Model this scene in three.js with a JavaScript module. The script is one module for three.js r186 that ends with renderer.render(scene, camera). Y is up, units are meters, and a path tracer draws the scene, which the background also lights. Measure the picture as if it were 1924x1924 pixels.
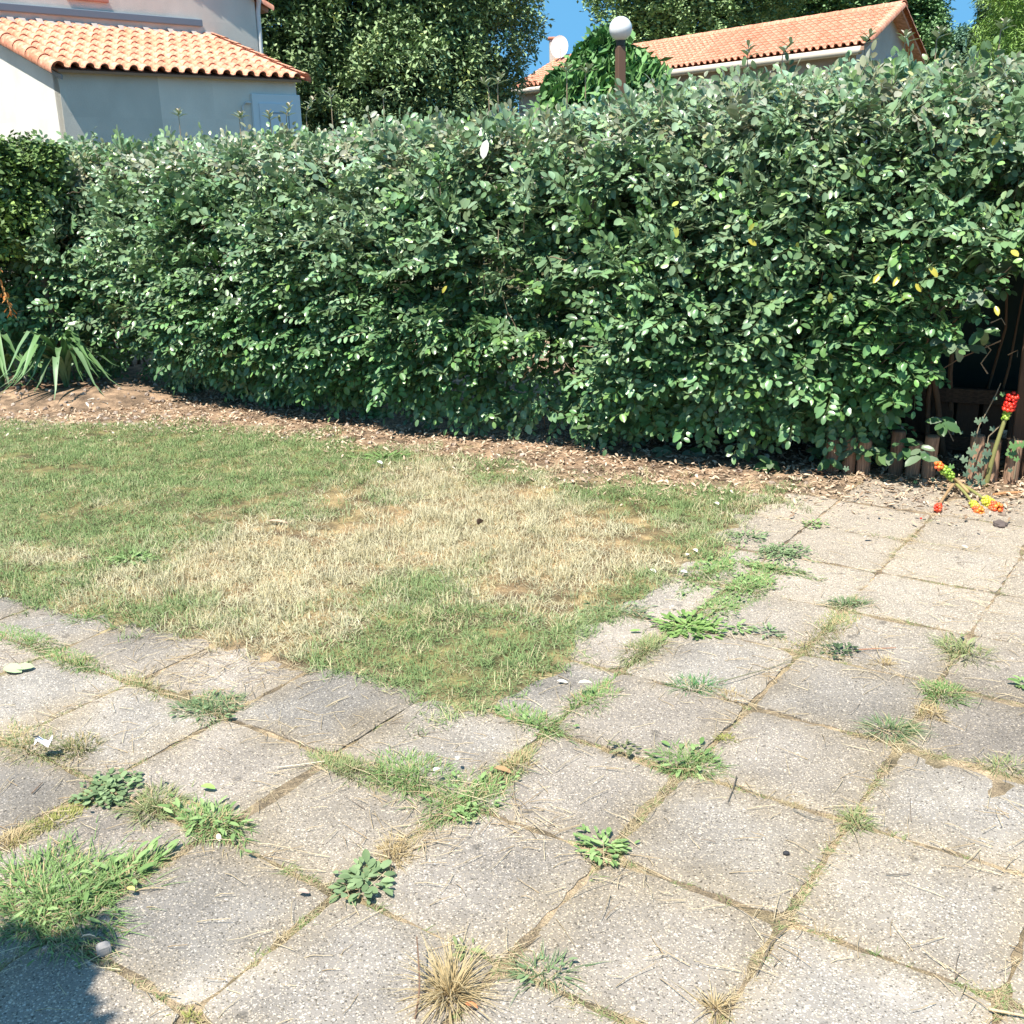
import * as THREE from 'three';
import { RoundedBoxGeometry } from 'three/addons/geometries/RoundedBoxGeometry.js';

// ------------------------------------------------------------------ camera, sky, sun, exposure
const V = (x, y, z) => new THREE.Vector3(x, y, z);
const scene = new THREE.Scene();
const camera = new THREE.PerspectiveCamera(50.27, 1, 0.05, 600);
camera.position.set(0, 1.5, 0);
camera.rotation.order = 'YXZ';
camera.rotation.set(-0.3061, 0, -0.0256);
camera.updateMatrixWorld(true);
const renderer = new THREE.WebGLRenderer({ antialias: true });
renderer.toneMapping = THREE.LinearToneMapping;
renderer.toneMappingExposure = 1.75;
renderer.outputColorSpace = THREE.SRGBColorSpace;
renderer.shadowMap.enabled = true;
const SUN = V(-0.54, 1.88, 0.842).normalize();
{ // clear summer sky: pale blue low down, deeper blue overhead
  const w = 256, h = 128, d = new Float32Array(w * h * 4);
  for (let y = 0; y < h; y++) {
    const e = Math.max(0, ((y + 0.5) / h - 0.5) * 2), k = Math.pow(e, 0.55);
    for (let x = 0; x < w; x++) {
      const o = (y * w + x) * 4;
      d[o] = 0.105 - 0.005 * k; d[o + 1] = 0.325 - 0.10 * k; d[o + 2] = 0.57 - 0.18 * k; d[o + 3] = 1;
    }
  }
  const t = new THREE.DataTexture(d, w, h, THREE.RGBAFormat, THREE.FloatType);
  t.mapping = THREE.EquirectangularReflectionMapping; t.magFilter = THREE.LinearFilter; t.needsUpdate = true;
  scene.background = t; scene.environment = t;
}
const sun = new THREE.DirectionalLight(new THREE.Color(1, 0.94, 0.83), 4.8);
sun.position.copy(SUN).multiplyScalar(40); sun.castShadow = true; sun.shadow.radius = 1;
sun.shadow.mapSize.set(4096, 4096);
Object.assign(sun.shadow.camera, { left: -25, right: 25, top: 25, bottom: -25, near: 1, far: 120 });
scene.add(sun, sun.target);

// ------------------------------------------------------------------ helpers
let seed = 12345;
const rnd = () => { seed = (seed + 0x6d2b79f5) | 0; let t = Math.imul(seed ^ (seed >>> 15), 1 | seed); t = (t + Math.imul(t ^ (t >>> 7), 61 | t)) ^ t; return ((t ^ (t >>> 14)) >>> 0) / 4294967296; };
const rr = (a, b) => a + (b - a) * rnd(), gauss = () => (rnd() + rnd() + rnd() - 1.5) * 1.15;
const lerp = (a, b, t) => a + (b - a) * t, clamp = (x, a = 0, b = 1) => Math.min(b, Math.max(a, x));
const smooth = (a, b, x) => { const t = clamp((x - a) / (b - a)); return t * t * (3 - 2 * t); };
const mix3 = (a, b, t) => [lerp(a[0], b[0], t), lerp(a[1], b[1], t), lerp(a[2], b[2], t)];
const hash = (x, y, z = 0) => { let n = Math.imul(x, 374761393) ^ Math.imul(y, 668265263) ^ Math.imul(z, 1274126177); n = Math.imul(n ^ (n >>> 13), 1274126177); return ((n ^ (n >>> 16)) >>> 0) / 4294967296; };
function vnoise(x, y, per = 0, s = 0) {
  const xi = Math.floor(x), yi = Math.floor(y), fx = x - xi, fy = y - yi, u = fx * fx * (3 - 2 * fx), v = fy * fy * (3 - 2 * fy);
  const m = per ? (a) => ((a % per) + per) % per : (a) => a;
  return lerp(lerp(hash(m(xi), m(yi), s), hash(m(xi + 1), m(yi), s), u), lerp(hash(m(xi), m(yi + 1), s), hash(m(xi + 1), m(yi + 1), s), u), v);
}
const fbm = (x, y, per = 0, s = 0, n = 4) => { let a = 0, k = 0.5, t = 0; for (let i = 0; i < n; i++) { a += k * vnoise(x, y, per, s + i); t += k; x *= 2; y *= 2; per *= 2; k *= 0.5; } return a / t; };
// a pixel of the 1924 px photograph -> a place in the world
const F = 962 / Math.tan(50.27 * Math.PI / 360);
function ray(px, py) { return V((px - 962) / F, -(py - 962) / F, -1).applyQuaternion(camera.quaternion); }
function at(px, py, y = 0) { const d = ray(px, py); return d.multiplyScalar((y - 1.5) / d.y).add(camera.position); }
function far(px, py, depth) { const d = ray(px, py); return d.multiplyScalar(-depth / d.z).add(camera.position); }
const mppx = (p) => p.distanceTo(camera.position) / F;      // metres per photograph pixel there

class MB { // mesh builder: shared vertices inside a piece, colours per vertex
  constructor() { this.p = []; this.c = []; this.t = []; this.i = []; }
  add(pts, tris, col, uvs) {
    const b = this.p.length / 3;
    for (let k = 0; k < pts.length; k++) { const q = pts[k]; this.p.push(q.x, q.y, q.z); const c = Array.isArray(col[0]) ? col[k] : col; this.c.push(c[0], c[1], c[2]); const u = uvs ? uvs[k] : [q.x, q.z]; this.t.push(u[0], u[1]); }
    for (const t of tris) this.i.push(b + t);
    return this;
  }
  leaf(o, dir, nor, len, wid, fold, curl, col) {
    const z = dir.clone().normalize(), x = V().crossVectors(nor, z).normalize(), y = V().crossVectors(z, x);
    const S = [[0.2, 0.74], [0.52, 1], [0.82, 0.7]], pts = [o.clone()];
    for (const [t, w] of S) for (const s of [-1, 0, 1]) pts.push(o.clone().addScaledVector(z, len * t).addScaledVector(x, s * w * wid / 2).addScaledVector(y, (s ? fold * wid * w : 0) - curl * len * t * t));
    pts.push(o.clone().addScaledVector(z, len * (1 - curl * curl * 0.4)).addScaledVector(y, -curl * len));
    const T = [0, 2, 1, 0, 3, 2];
    for (let k = 0; k < 2; k++) { const a = 1 + k * 3, b = a + 3; T.push(a, a + 1, b + 1, a, b + 1, b, a + 1, a + 2, b + 2, a + 1, b + 2, b + 1); }
    T.push(7, 8, 10, 8, 9, 10);
    return this.add(pts, T, col);
  }
  small(o, dir, nor, len, wid, col) { // four-sided leaf for far crowns
    const z = dir.clone().normalize(), x = V().crossVectors(nor, z).normalize(), y = V().crossVectors(z, x);
    return this.add([o.clone(), o.clone().addScaledVector(z, len * 0.5).addScaledVector(x, wid / 2).addScaledVector(y, 0.12 * wid), o.clone().addScaledVector(z, len), o.clone().addScaledVector(z, len * 0.5).addScaledVector(x, -wid / 2).addScaledVector(y, 0.12 * wid)], [0, 2, 1, 0, 3, 2], col);
  }
  blade(o, dir, len, wid, droop, c0, c1) {
    const d = dir.clone().normalize(), side = V(-d.z, 0, d.x); if (side.lengthSq() < 1e-5) side.set(1, 0, 0); side.normalize();
    side.applyAxisAngle(V(0, 1, 0), 0.5 * gauss());
    const out = V(d.x, 0, d.z), pts = [], cs = [];
    for (let k = 0; k < 3; k++) {
      const t = k / 3, q = o.clone().addScaledVector(d, len * t).addScaledVector(out, droop * len * t * t * 0.6); q.y -= droop * len * t * t * 0.75; q.y = Math.max(q.y, o.y + 0.001 + 0.002 * k);
      const w = wid * (1 - 0.28 * k) / 2;
      pts.push(q.clone().addScaledVector(side, -w), q.clone().addScaledVector(side, w)); const c = mix3(c0, c1, t); cs.push(c, c);
    }
    const q = o.clone().addScaledVector(d, len).addScaledVector(out, droop * len * 0.6); q.y -= droop * len * 0.75; q.y = Math.max(q.y, o.y + 0.002); pts.push(q); cs.push(c1);
    return this.add(pts, [0, 1, 3, 0, 3, 2, 2, 3, 5, 2, 5, 4, 4, 5, 6], cs);
  }
  tube(path, r0, r1, n, col) {
    const pts = [], T = [], m = path.length, up = V(0.31, 0.9, 0.17);
    for (let k = 0; k < m; k++) {
      const d = path[Math.min(k + 1, m - 1)].clone().sub(path[Math.max(k - 1, 0)]).normalize(), x = V().crossVectors(up, d).normalize(), y = V().crossVectors(d, x), r = lerp(r0, r1, k / (m - 1));
      for (let a = 0; a < n; a++) { const q = a / n * Math.PI * 2; pts.push(path[k].clone().addScaledVector(x, r * Math.cos(q)).addScaledVector(y, r * Math.sin(q))); }
    }
    for (let k = 0; k < m - 1; k++) for (let a = 0; a < n; a++) { const b = (a + 1) % n, A = k * n, B = A + n; T.push(A + a, A + b, B + b, A + a, B + b, B + a); }
    pts.push(path[0], path[m - 1]); const c0 = pts.length - 2, c1 = c0 + 1, B = (m - 1) * n;
    for (let a = 0; a < n; a++) { const b = (a + 1) % n; T.push(c0, b, a, c1, B + a, B + b); }
    return this.add(pts, T, col);
  }
  box(w, h, d, M, col) {
    for (const [n, a, b, c] of [[[1, 0, 0], w, h, d], [[-1, 0, 0], w, h, d], [[0, 1, 0], w, h, d], [[0, -1, 0], w, h, d], [[0, 0, 1], w, h, d], [[0, 0, -1], w, h, d]]) {
      const N = V(...n), u = Math.abs(n[1]) ? V(1, 0, 0) : V(0, 1, 0), v = V().crossVectors(N, u), half = V(w / 2, h / 2, d / 2), pts = [], uv = [];
      for (const [s, t] of [[-1, -1], [1, -1], [1, 1], [-1, 1]]) { const q = N.clone().addScaledVector(u, s).addScaledVector(v, t).multiply(half); uv.push([Math.abs(n[0]) ? q.z : q.x, Math.abs(n[1]) ? q.z : q.y]); pts.push(q.applyMatrix4(M)); }
      this.add(pts, [0, 1, 2, 0, 2, 3], col || [1, 1, 1], uv);
    }
    return this;
  }
  geo() {
    const g = new THREE.BufferGeometry();
    g.setAttribute('position', new THREE.Float32BufferAttribute(this.p, 3)); g.setAttribute('color', new THREE.Float32BufferAttribute(this.c, 3));
    g.setAttribute('uv', new THREE.Float32BufferAttribute(this.t, 2)); g.setIndex(this.i); g.computeVertexNormals(); return g;
  }
}
const T4 = (x, y, z, ry = 0, rx = 0, rz = 0) => new THREE.Matrix4().compose(V(x, y, z), new THREE.Quaternion().setFromEuler(new THREE.Euler(rx, ry, rz, 'YXZ')), V(1, 1, 1));
const used = {};
function numbered(n) { used[n] = (used[n] ?? -1) + 1; return used[n] ? n + '_' + String(used[n]).padStart(3, '0') : n; }
function shade(o) { o.castShadow = o.receiveShadow = true; return o; }
function tag(o, label, category, group) { o.userData.label = label; o.userData.category = category; if (group) o.userData.group = group; return o; }
function thing(name, label, category, pos, group) { const o = new THREE.Group(); o.name = numbered(name); if (pos) o.position.copy(pos); scene.add(o); return tag(o, label, category, group); }
function part(name, geo, mat, parent) { const m = shade(new THREE.Mesh(geo.geo ? geo.geo() : geo, mat)); m.name = name; parent.add(m); return m; }
function single(name, geo, mat, label, category, pos, group) { const m = part(numbered(name), geo, mat, scene); if (pos) m.position.copy(pos); return tag(m, label, category, group); }
function struct(name, geo, mat) { const m = part(numbered(name), geo, mat, scene); m.userData.kind = 'structure'; return m; }
function scatter(name, geo, mat, mats, cols, parent) {
  const m = shade(new THREE.InstancedMesh(geo.geo ? geo.geo() : geo, mat, mats.length)); m.name = name; m.userData.kind = 'stuff';
  mats.forEach((q, k) => { m.setMatrixAt(k, q); m.setColorAt(k, new THREE.Color().setRGB(...cols[k])); });
  (parent || scene).add(m); return m;
}
function basis(o, z, y, s) { // place: +z along z, +y near y
  const Z = z.clone().normalize(), X = V().crossVectors(y, Z).normalize(), Y = V().crossVectors(Z, X);
  return new THREE.Matrix4().makeBasis(X.multiplyScalar(s), Y.multiplyScalar(s), Z.multiplyScalar(s)).setPosition(o);
}
function tex(n, fn, srgb = true, rep = 1) {
  const d = new Uint8Array(n * n * 4);
  for (let y = 0; y < n; y++) for (let x = 0; x < n; x++) { const c = fn(x, y), o = (y * n + x) * 4; d[o] = clamp(c[0], 0, 255); d[o + 1] = clamp(c[1], 0, 255); d[o + 2] = clamp(c[2], 0, 255); d[o + 3] = 255; }
  return texOf(d, n, srgb, rep);
}
function texOf(d, n, srgb, rep) {
  const t = new THREE.DataTexture(d, n, n); t.wrapS = t.wrapT = THREE.RepeatWrapping; t.magFilter = THREE.LinearFilter; t.minFilter = THREE.LinearMipmapLinearFilter;
  if (srgb) t.colorSpace = THREE.SRGBColorSpace; t.repeat.set(rep, rep); t.needsUpdate = true; return t;
}
const std = (o) => new THREE.MeshStandardMaterial(o);

// ------------------------------------------------------------------ textures and materials
const concrete = (() => { // exposed-aggregate concrete, 2 m across
  const n = 2048, f = new Float32Array(n * n), hgt = new Float32Array(n * n).fill(0.35), warm = new Float32Array(n * n);
  for (let y = 0; y < n; y++) for (let x = 0; x < n; x++) f[y * n + x] = 0.29 + 0.07 * (hash(x, y, 5) - 0.5) + 0.12 * (fbm(x / 128, y / 128, 16, 3) - 0.5);
  for (let k = 0; k < 230000; k++) {
    const cx = rnd() * n, cy = rnd() * n, r = rr(0.8, 2.5) * (rnd() < 0.06 ? 1.6 : 1), q = rr(0.6, 1), an = rnd() * 3.14, ca = Math.cos(an), sa = Math.sin(an), u = rnd();
    const v = u < 0.2 ? rr(0.11, 0.22) : u < 0.55 ? rr(0.32, 0.46) : rr(0.5, 0.78), w = rr(-0.03, 0.09);
    const R = Math.ceil(r);
    for (let dy = -R; dy <= R; dy++) for (let dx = -R; dx <= R; dx++) {
      const a = (dx * ca + dy * sa) / r, b = (-dx * sa + dy * ca) / (r * q), e = a * a + b * b; if (e > 1) continue;
      const i = (((Math.floor(cy + dy) % n) + n) % n) * n + (((Math.floor(cx + dx) % n) + n) % n); f[i] = v * (1 - 0.2 * e); warm[i] = w; hgt[i] = 0.5 + 0.5 * (1 - e);
    }
  }
  for (let k = 0; k < 46; k++) { // lichen and dirt spots
    const cx = rnd() * n, cy = rnd() * n, r = rr(4, 20), light = rnd() < 0.25, R = Math.ceil(r * 1.3);
    for (let dy = -R; dy <= R; dy++) for (let dx = -R; dx <= R; dx++) {
      const e = Math.hypot(dx, dy) / r + 1.5 * (vnoise((cx + dx) / 6, (cy + dy) / 7, 0, k) - 0.5); if (e > 1) continue;
      const i = (((Math.floor(cy + dy) % n) + n) % n) * n + (((Math.floor(cx + dx) % n) + n) % n); f[i] = light ? lerp(f[i], 0.55, 0.5 * (1 - e)) : f[i] * lerp(1, 0.55, Math.min(1, 1.6 * (1 - e)));
    }
  }
  const d = new Uint8Array(n * n * 4), b = new Uint8Array(n * n * 4), s = (x) => 255 * Math.pow(clamp(x), 1 / 2.2);
  for (let i = 0; i < n * n; i++) { const v = f[i], w = warm[i]; d[i * 4] = s(v * (1.06 + w)); d[i * 4 + 1] = s(v * (0.985 + w * 0.3)); d[i * 4 + 2] = s(v * (0.9 - w)); d[i * 4 + 3] = 255; b[i * 4] = b[i * 4 + 1] = b[i * 4 + 2] = 255 * hgt[i]; b[i * 4 + 3] = 255; }
  return std({ map: texOf(d, n, true, 0.5), bumpMap: texOf(b, n, false, 0.5), bumpScale: 0.0022, roughness: 0.93, vertexColors: true });
})();
const soilMap = tex(1024, (x, y) => { const a = fbm(x / 64, y / 64, 16, 1, 6), h = hash(x >> 1, y >> 1, 2), p = vnoise(x / 5, y / 5, 0, 9) > 0.8 ? 26 : 0; const v = 118 + 130 * (a - 0.5) + 46 * (h - 0.5) + p; return [v * 1.09, v * 0.98, v * 0.86]; }, true, 1);
const soilBump = tex(512, (x, y) => { const v = 255 * (0.6 * fbm(x / 32, y / 32, 16, 4, 5) + 0.4 * hash(x, y, 7)); return [v, v, v]; }, false, 1);
const M = {
  soil: std({ map: soilMap, bumpMap: soilBump, bumpScale: 0.008, roughness: 1, vertexColors: true }),
  farGround: std({ map: soilMap, color: 0x9aa070, roughness: 1 }),
  grass: new THREE.MeshPhysicalMaterial({ color: 0xffffff, roughness: 0.78, transmission: 0.22, thickness: 0, vertexColors: true, side: THREE.DoubleSide, specularIntensity: 0.5 }),
  weed: new THREE.MeshPhysicalMaterial({ color: 0xffffff, roughness: 0.72, transmission: 0.2, thickness: 0, vertexColors: true, side: THREE.DoubleSide, specularIntensity: 0.6 }),
  leaf: new THREE.MeshPhysicalMaterial({ color: 0xffffff, roughness: 0.85, transmission: 0.16, thickness: 0, clearcoat: 1, clearcoatRoughness: 0.3, vertexColors: true, side: THREE.DoubleSide }),
  crown: new THREE.MeshPhysicalMaterial({ color: 0xffffff, roughness: 0.62, vertexColors: true, side: THREE.DoubleSide }),
  litter: std({ color: 0xffffff, roughness: 0.85, vertexColors: true, side: THREE.DoubleSide }),
  bark: std({ roughness: 0.95, vertexColors: true, bumpMap: tex(256, (x, y) => { const v = 255 * fbm(x / 8, y / 40, 0, 3, 4); return [v, v, v]; }, false, 4), bumpScale: 0.01 }),
  berry: std({ roughness: 0.28, vertexColors: true }),
};
const woodMap = tex(512, (x, y) => { const g = fbm(x / 6, y / 90, 0, 8, 5), v = 150 + 110 * (g - 0.5) + 16 * (hash(x, y >> 3, 3) - 0.5); return [v * 1.1, v * 0.95, v * 0.82]; }, true, 3);
M.wood = std({ map: woodMap, roughness: 0.9, vertexColors: true, bumpMap: woodMap, bumpScale: 0.003 });
const stuccoBump = tex(512, (x, y) => { const v = 255 * (0.55 * fbm(x / 6, y / 6, 0, 2, 3) + 0.45 * hash(x, y, 1)); return [v, v, v]; }, false, 1.6);
const stuccoMap = tex(512, (x, y) => { const v = 238 + 26 * (fbm(x / 70, y / 120, 0, 6, 5) - 0.5) + 9 * (hash(x, y, 8) - 0.5); return [v, v * 0.99, v * 0.97]; }, true, 0.45);
const stucco = (r, g, b) => std({ map: stuccoMap, bumpMap: stuccoBump, bumpScale: 0.004, roughness: 0.95, color: new THREE.Color().setRGB(r, g, b) });
const clayMap = tex(512, (x, y) => { const a = fbm(x / 40, y / 40, 0, 3, 5), b = fbm(x / 9, y / 9, 0, 13, 3), h = hash(x, y, 4); const v = 1 + 0.42 * (a - 0.5) + 0.2 * (b - 0.5) + 0.06 * (h - 0.5); return [216 * v, 154 * v * (0.9 + 0.2 * a), 126 * v * (0.86 + 0.28 * a)]; }, true, 1.7);
const clays = [[1, 1, 1], [1.07, 1.02, 1.0], [0.9, 0.83, 0.78], [1.05, 1.08, 1.1], [0.97, 0.9, 0.9]].map((c) => std({ map: clayMap, roughness: 0.85, color: new THREE.Color().setRGB(...c) }));
const paint = (r, g, b, rough = 0.6) => std({ color: new THREE.Color().setRGB(r, g, b), roughness: rough });

// ------------------------------------------------------------------ the patio grid (fitted to the joints of the photograph)
const YAW = 0.6001, OX = -0.9761, OZ = 1.9119, TS = 0.42115, cY = Math.cos(YAW), sY = Math.sin(YAW);
const P = (i, j, y = 0) => V(OX + TS * (i * cY + j * sY), y, -(OZ + TS * (-i * sY + j * cY)));
const ij = (x, z) => { const a = x - OX, b = -z - OZ; return [(a * cY - b * sY) / TS, (a * sY + b * cY) / TS]; };
// edge of the bed along the hedge
const HED = [[-5.2, -8.3], [-3.9, -8.05], [-2.6, -7.75], [-1.78, -7.15], [-0.82, -6.5], [0.12, -5.95], [0.67, -5.62], [1.42, -5.28], [1.86, -5.08], [2.36, -4.86], [3.6, -4.3], [4.6, -3.85]].map(([x, z]) => V(x, 0, z));
const hedgeCurve = new THREE.CatmullRomCurve3(HED, false, 'catmullrom', 0.5), HL = hedgeCurve.getLength();
const litterEdge = (x) => { const k = [[-5, -7.2], [-3.27, -6.86], [-2.23, -6.75], [-1.13, -6.3], [-0.17, -5.62], [0.5, -5.24], [0.95, -4.98], [1.7, -4.78], [2.4, -4.55], [3, -4.3], [5, -3.6]]; for (let n = 0; n < k.length - 1; n++) if (x <= k[n + 1][0]) return lerp(k[n][1], k[n + 1][1], clamp((x - k[n][0]) / (k[n + 1][0] - k[n][0]))); return -3.3; };
const inLawn = (x, z) => { // 0..1
  const [i, j] = ij(x, z), n = fbm(x * 4.5, z * 4.5, 0, 21, 5) - 0.5;
  const a = smooth(0.72, 0.36, i + 0.9 * n), b = smooth(2.6, 3.1, j + 1.1 * n + (i < -1 ? 0.12 * (-1 - i) : 0)), c = smooth(-0.25, 0.2, z - litterEdge(x) + 0.6 * n);
  return a * b * c;
};
const blob = (x, z, list) => { let s = 0; for (const b of list) { const d = (x - b[0]) ** 2 + (z - b[1]) ** 2; s += b[3] * Math.exp(-d / (b[2] * b[2])); } return s; };
const B = (px, py, r, w) => { const p = at(px, py); return [p.x, p.z, r, w]; };
const DRY = [B(470, 1080, 0.42, 1.1), B(620, 1060, 0.5, 0.9), B(800, 960, 0.55, 0.85), B(950, 960, 0.5, 0.8), B(1080, 1020, 0.5, 0.8), B(1150, 1060, 0.32, 0.7), B(560, 1200, 0.25, 0.7), B(1000, 1130, 0.35, 0.45), B(1020, 910, 0.3, 0.5), B(420, 1230, 0.3, 0.9), B(100, 790, 0.3, 0.5), B(480, 800, 0.4, 0.35)];
const WET = [B(250, 850, 0.7, 0.7), B(80, 900, 0.7, 0.6), B(500, 870, 0.5, 0.5), B(1250, 960, 0.3, 0.8), B(1150, 925, 0.25, 0.5), B(790, 1260, 0.28, 0.36), B(700, 1225, 0.25, 0.3), B(300, 1130, 0.2, 0.5), B(900, 1080, 0.18, 0.4)];
const dryness = (x, z) => clamp(0.2 + 0.72 * blob(x, z, DRY) - 0.75 * blob(x, z, WET) + 1.5 * (fbm(x * 2.6, z * 2.6, 0, 31) - 0.5) + 0.9 * (fbm(x * 9, z * 9, 0, 33) - 0.5));
const SANDY = [B(1750, 1040, 0.8, 1), B(1650, 960, 0.6, 0.8), B(1700, 1130, 0.5, 0.7), B(1880, 1000, 0.7, 0.8)];

// near ground: one relief sheet of soil, thatch and joint filling
{
  const nx = 230, nz = 190, x0 = -7, x1 = 6, z0 = -10.5, z1 = 0.6, pts = [], T = [], cs = [], uv = [];
  for (let b = 0; b <= nz; b++) for (let a = 0; a <= nx; a++) {
    const x = lerp(x0, x1, a / nx), z = lerp(z0, z1, b / nz), [i, j] = ij(x, z), L = inLawn(x, z), n = fbm(x * 5, z * 5, 0, 41);
    const lit = smooth(0.25, -0.2, z - litterEdge(x)), pav = clamp(1 - L - lit), bank = smooth(-2.2, -2.8, x) * smooth(-7.15, -7.6, z) * 0.07;
    pts.push(V(x, lerp(-0.004, 0.007 * L + 0.012 * (n - 0.45), clamp(L + lit)) + 0.006 * (n - 0.5) * pav + bank + lit * 0.012 * (fbm(x * 14, z * 14, 0, 5) - 0.5), z));
    const dr = dryness(x, z); let c = mix3([1.16, 1.09, 0.93], [0.95, 0.97, 0.66], fbm(x * 7, z * 7, 0, 51) > 0.55 ? 0.5 : 0.1);
    c = mix3(c, mix3([0.6, 0.64, 0.34], [1.1, 0.95, 0.66], dr), L); c = mix3(c, mix3([1.3, 1.12, 0.96], [0.95, 0.8, 0.68], n), lit);
    c = mix3(c, [1.2, 1.12, 1.0], clamp(blob(x, z, SANDY)) * (1 - L) * 0.75); cs.push(c); uv.push([x, z]);
  }
  for (let b = 0; b < nz; b++) for (let a = 0; a < nx; a++) { const k = b * (nx + 1) + a; T.push(k, k + nx + 1, k + 1, k + 1, k + nx + 1, k + nx + 2); }
  struct('garden_soil', new MB().add(pts, T, cs, uv), M.soil);
  const g = new THREE.PlaneGeometry(700, 700).rotateX(-Math.PI / 2); g.attributes.uv.array.forEach((v, k, a) => { a[k] = v * 300; });
  struct('ground', g, M.farGround).position.y = -0.09;
}
// paving slabs
const patio = new THREE.Group(); patio.name = 'patio'; patio.userData.kind = 'structure'; patio.userData.label = 'grey pebbled concrete slab paving'; scene.add(patio);
const WHITEPATCH = [B(430, 1835, 0.06, 0.5), B(490, 1825, 0.04, 0.4), B(380, 1880, 0.06, 0.3), B(1500, 1090, 0.12, 0.3), B(600, 1630, 0.12, 0.25), B(1150, 1205, 0.12, 0.2), B(330, 1860, 0.06, 0.3), B(1690, 1860, 0.05, 0.3)];
const DARKPATCH = [B(700, 1310, 0.28, 0.3), B(1030, 1280, 0.2, 0.3), B(1860, 1350, 0.25, 0.35), B(80, 1480, 0.2, 0.35), B(230, 1550, 0.16, 0.35), B(1290, 1230, 0.12, 0.3), B(720, 1870, 0.05, 0.35), B(1850, 1440, 0.2, 0.2), B(260, 1190, 0.25, 0.3), B(450, 1420, 0.2, 0.15), B(80, 1150, 0.2, 0.25), B(300, 1720, 0.18, 0.15), B(1000, 1640, 0.2, 0.1)];
function slab(i, j) {
  const n = 16, c = P(i + 0.5, j + 0.5), deep = 0.04, tone = rr(0.8, 1.0), warm = rr(-0.02, 0.03), dy = rr(-0.004, 0.003), tx = rr(-0.006, 0.006), tz = rr(-0.006, 0.006), ou = rnd() * 2, ov = rnd() * 2, gap = rr(0.0055, 0.009);
  const chip = [0, 1, 2, 3].map(() => rr(0.003, 0.012) + (rnd() < 0.08 ? 0.014 : 0)), sandy = clamp(blob(c.x, c.z, SANDY)), hw = TS / 2 - gap * (1 - 0.65 * sandy), pts = [], cs = [], uv = [], T = [], turn = Math.floor(rnd() * 4) * Math.PI / 2, ct = Math.cos(turn), st = Math.sin(turn);
  for (let b = -1; b <= n + 1; b++) for (let a = -1; a <= n + 1; a++) {
    const skirt = a < 0 || b < 0 || a > n || b > n, A = clamp(a, 0, n) / n * 2 - 1, Bq = clamp(b, 0, n) / n * 2 - 1, ex = Math.max(Math.abs(A), Math.abs(Bq));
    let x = A * hw, z = Bq * hw; const w = c.clone().add(V(x * cY - z * -sY * -1, 0, 0)), wx = c.x + x * cY - z * sY, wz = c.z + x * sY + z * cY;
    const jig = (fbm(wx * 30, wz * 30, 0, 61, 3) - 0.5) * 0.02 * smooth(0.8, 1, ex); x += jig * Math.sign(A) * (Math.abs(A) > 0.9); z += jig * Math.sign(Bq) * (Math.abs(Bq) > 0.9);
    const corner = smooth(1.8, 2.0, Math.abs(A) + Math.abs(Bq)) * chip[(A > 0 ? 1 : 0) + (Bq > 0 ? 2 : 0)]; x -= corner * Math.sign(A); z -= corner * Math.sign(Bq);
    const rim = ex >= 0.999 ? -0.0025 : 0, y = skirt ? -deep : 0.002 + dy + tx * x + tz * z + rim + 0.0016 * (fbm(wx * 12, wz * 12, 0, 71) - 0.5);
    const dirt = clamp(smooth(0.45, 1.05, ex + 0.7 * (fbm(wx * 7, wz * 7, 0, 81) - 0.5)) * 0.8 + 0.5 * smooth(0.5, 0.75, fbm(wx * 2.2, wz * 2.2, 0, 83)));
    let k = tone * (1 + 0.42 * (fbm(wx * 3.2, wz * 3.2, 0, 91) - 0.5) + 0.3 * (fbm(wx * 13, wz * 13, 0, 93) - 0.5)) * (1 - clamp(blob(wx, wz, DARKPATCH)) * (0.75 + 0.5 * fbm(wx * 8, wz * 8, 0, 95)));
    const wp = clamp(blob(wx, wz, WHITEPATCH) * (0.3 + 1.4 * fbm(wx * 22, wz * 22, 0, 97))); k *= 1 + 0.8 * wp;
    let col = [k * (1.05 + warm), k * 1.0, k * (0.96 - warm)]; col = mix3(col, [1.01 * k, 0.91 * k, 0.77 * k], dirt); col = mix3(col, [1.2, 1.1, 0.98], 0.6 * clamp(blob(wx, wz, SANDY)) * (0.5 + fbm(wx * 4, wz * 4, 0, 99)));
    pts.push(V(x, y, z)); cs.push(col); uv.push([(x * ct - z * st) + ou, (x * st + z * ct) + ov]);
  }
  const N = n + 3, mb = new MB(), top = [[], [], []], S = [[], [], []], ST = []; for (let b = 1; b < N - 1; b++) for (let a = 1; a < N - 1; a++) { const k = b * N + a; top[0].push(pts[k]); top[1].push(cs[k]); top[2].push(uv[k]); }
  for (let b = 0; b < n; b++) for (let a = 0; a < n; a++) { const k = b * (n + 1) + a; T.push(k, k + n + 1, k + 1, k + 1, k + n + 1, k + n + 2); }
  const ringOf = (o) => { const r = []; for (let a = o; a < N - 1 - o; a++) r.push(o * N + a); for (let b = o; b < N - 1 - o; b++) r.push(b * N + N - 1 - o); for (let a = N - 1 - o; a > o; a--) r.push((N - 1 - o) * N + a); for (let b = N - 1 - o; b > o; b--) r.push(b * N + o); return r; }, r1 = ringOf(1);
  r1.forEach((k, q) => { S[0].push(pts[k], pts[k].clone().setY(-deep)); S[1].push(cs[k], cs[k]); S[2].push(uv[k], uv[k]); const a = q * 2, c2 = ((q + 1) % r1.length) * 2; ST.push(a, c2, a + 1, c2, c2 + 1, a + 1); });
  const m = part('paving_slab', mb.add(top[0], T, top[1], top[2]).add(S[0], ST, S[1], S[2]), concrete, patio); m.position.copy(c); m.rotation.y = -YAW;
}
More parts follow.
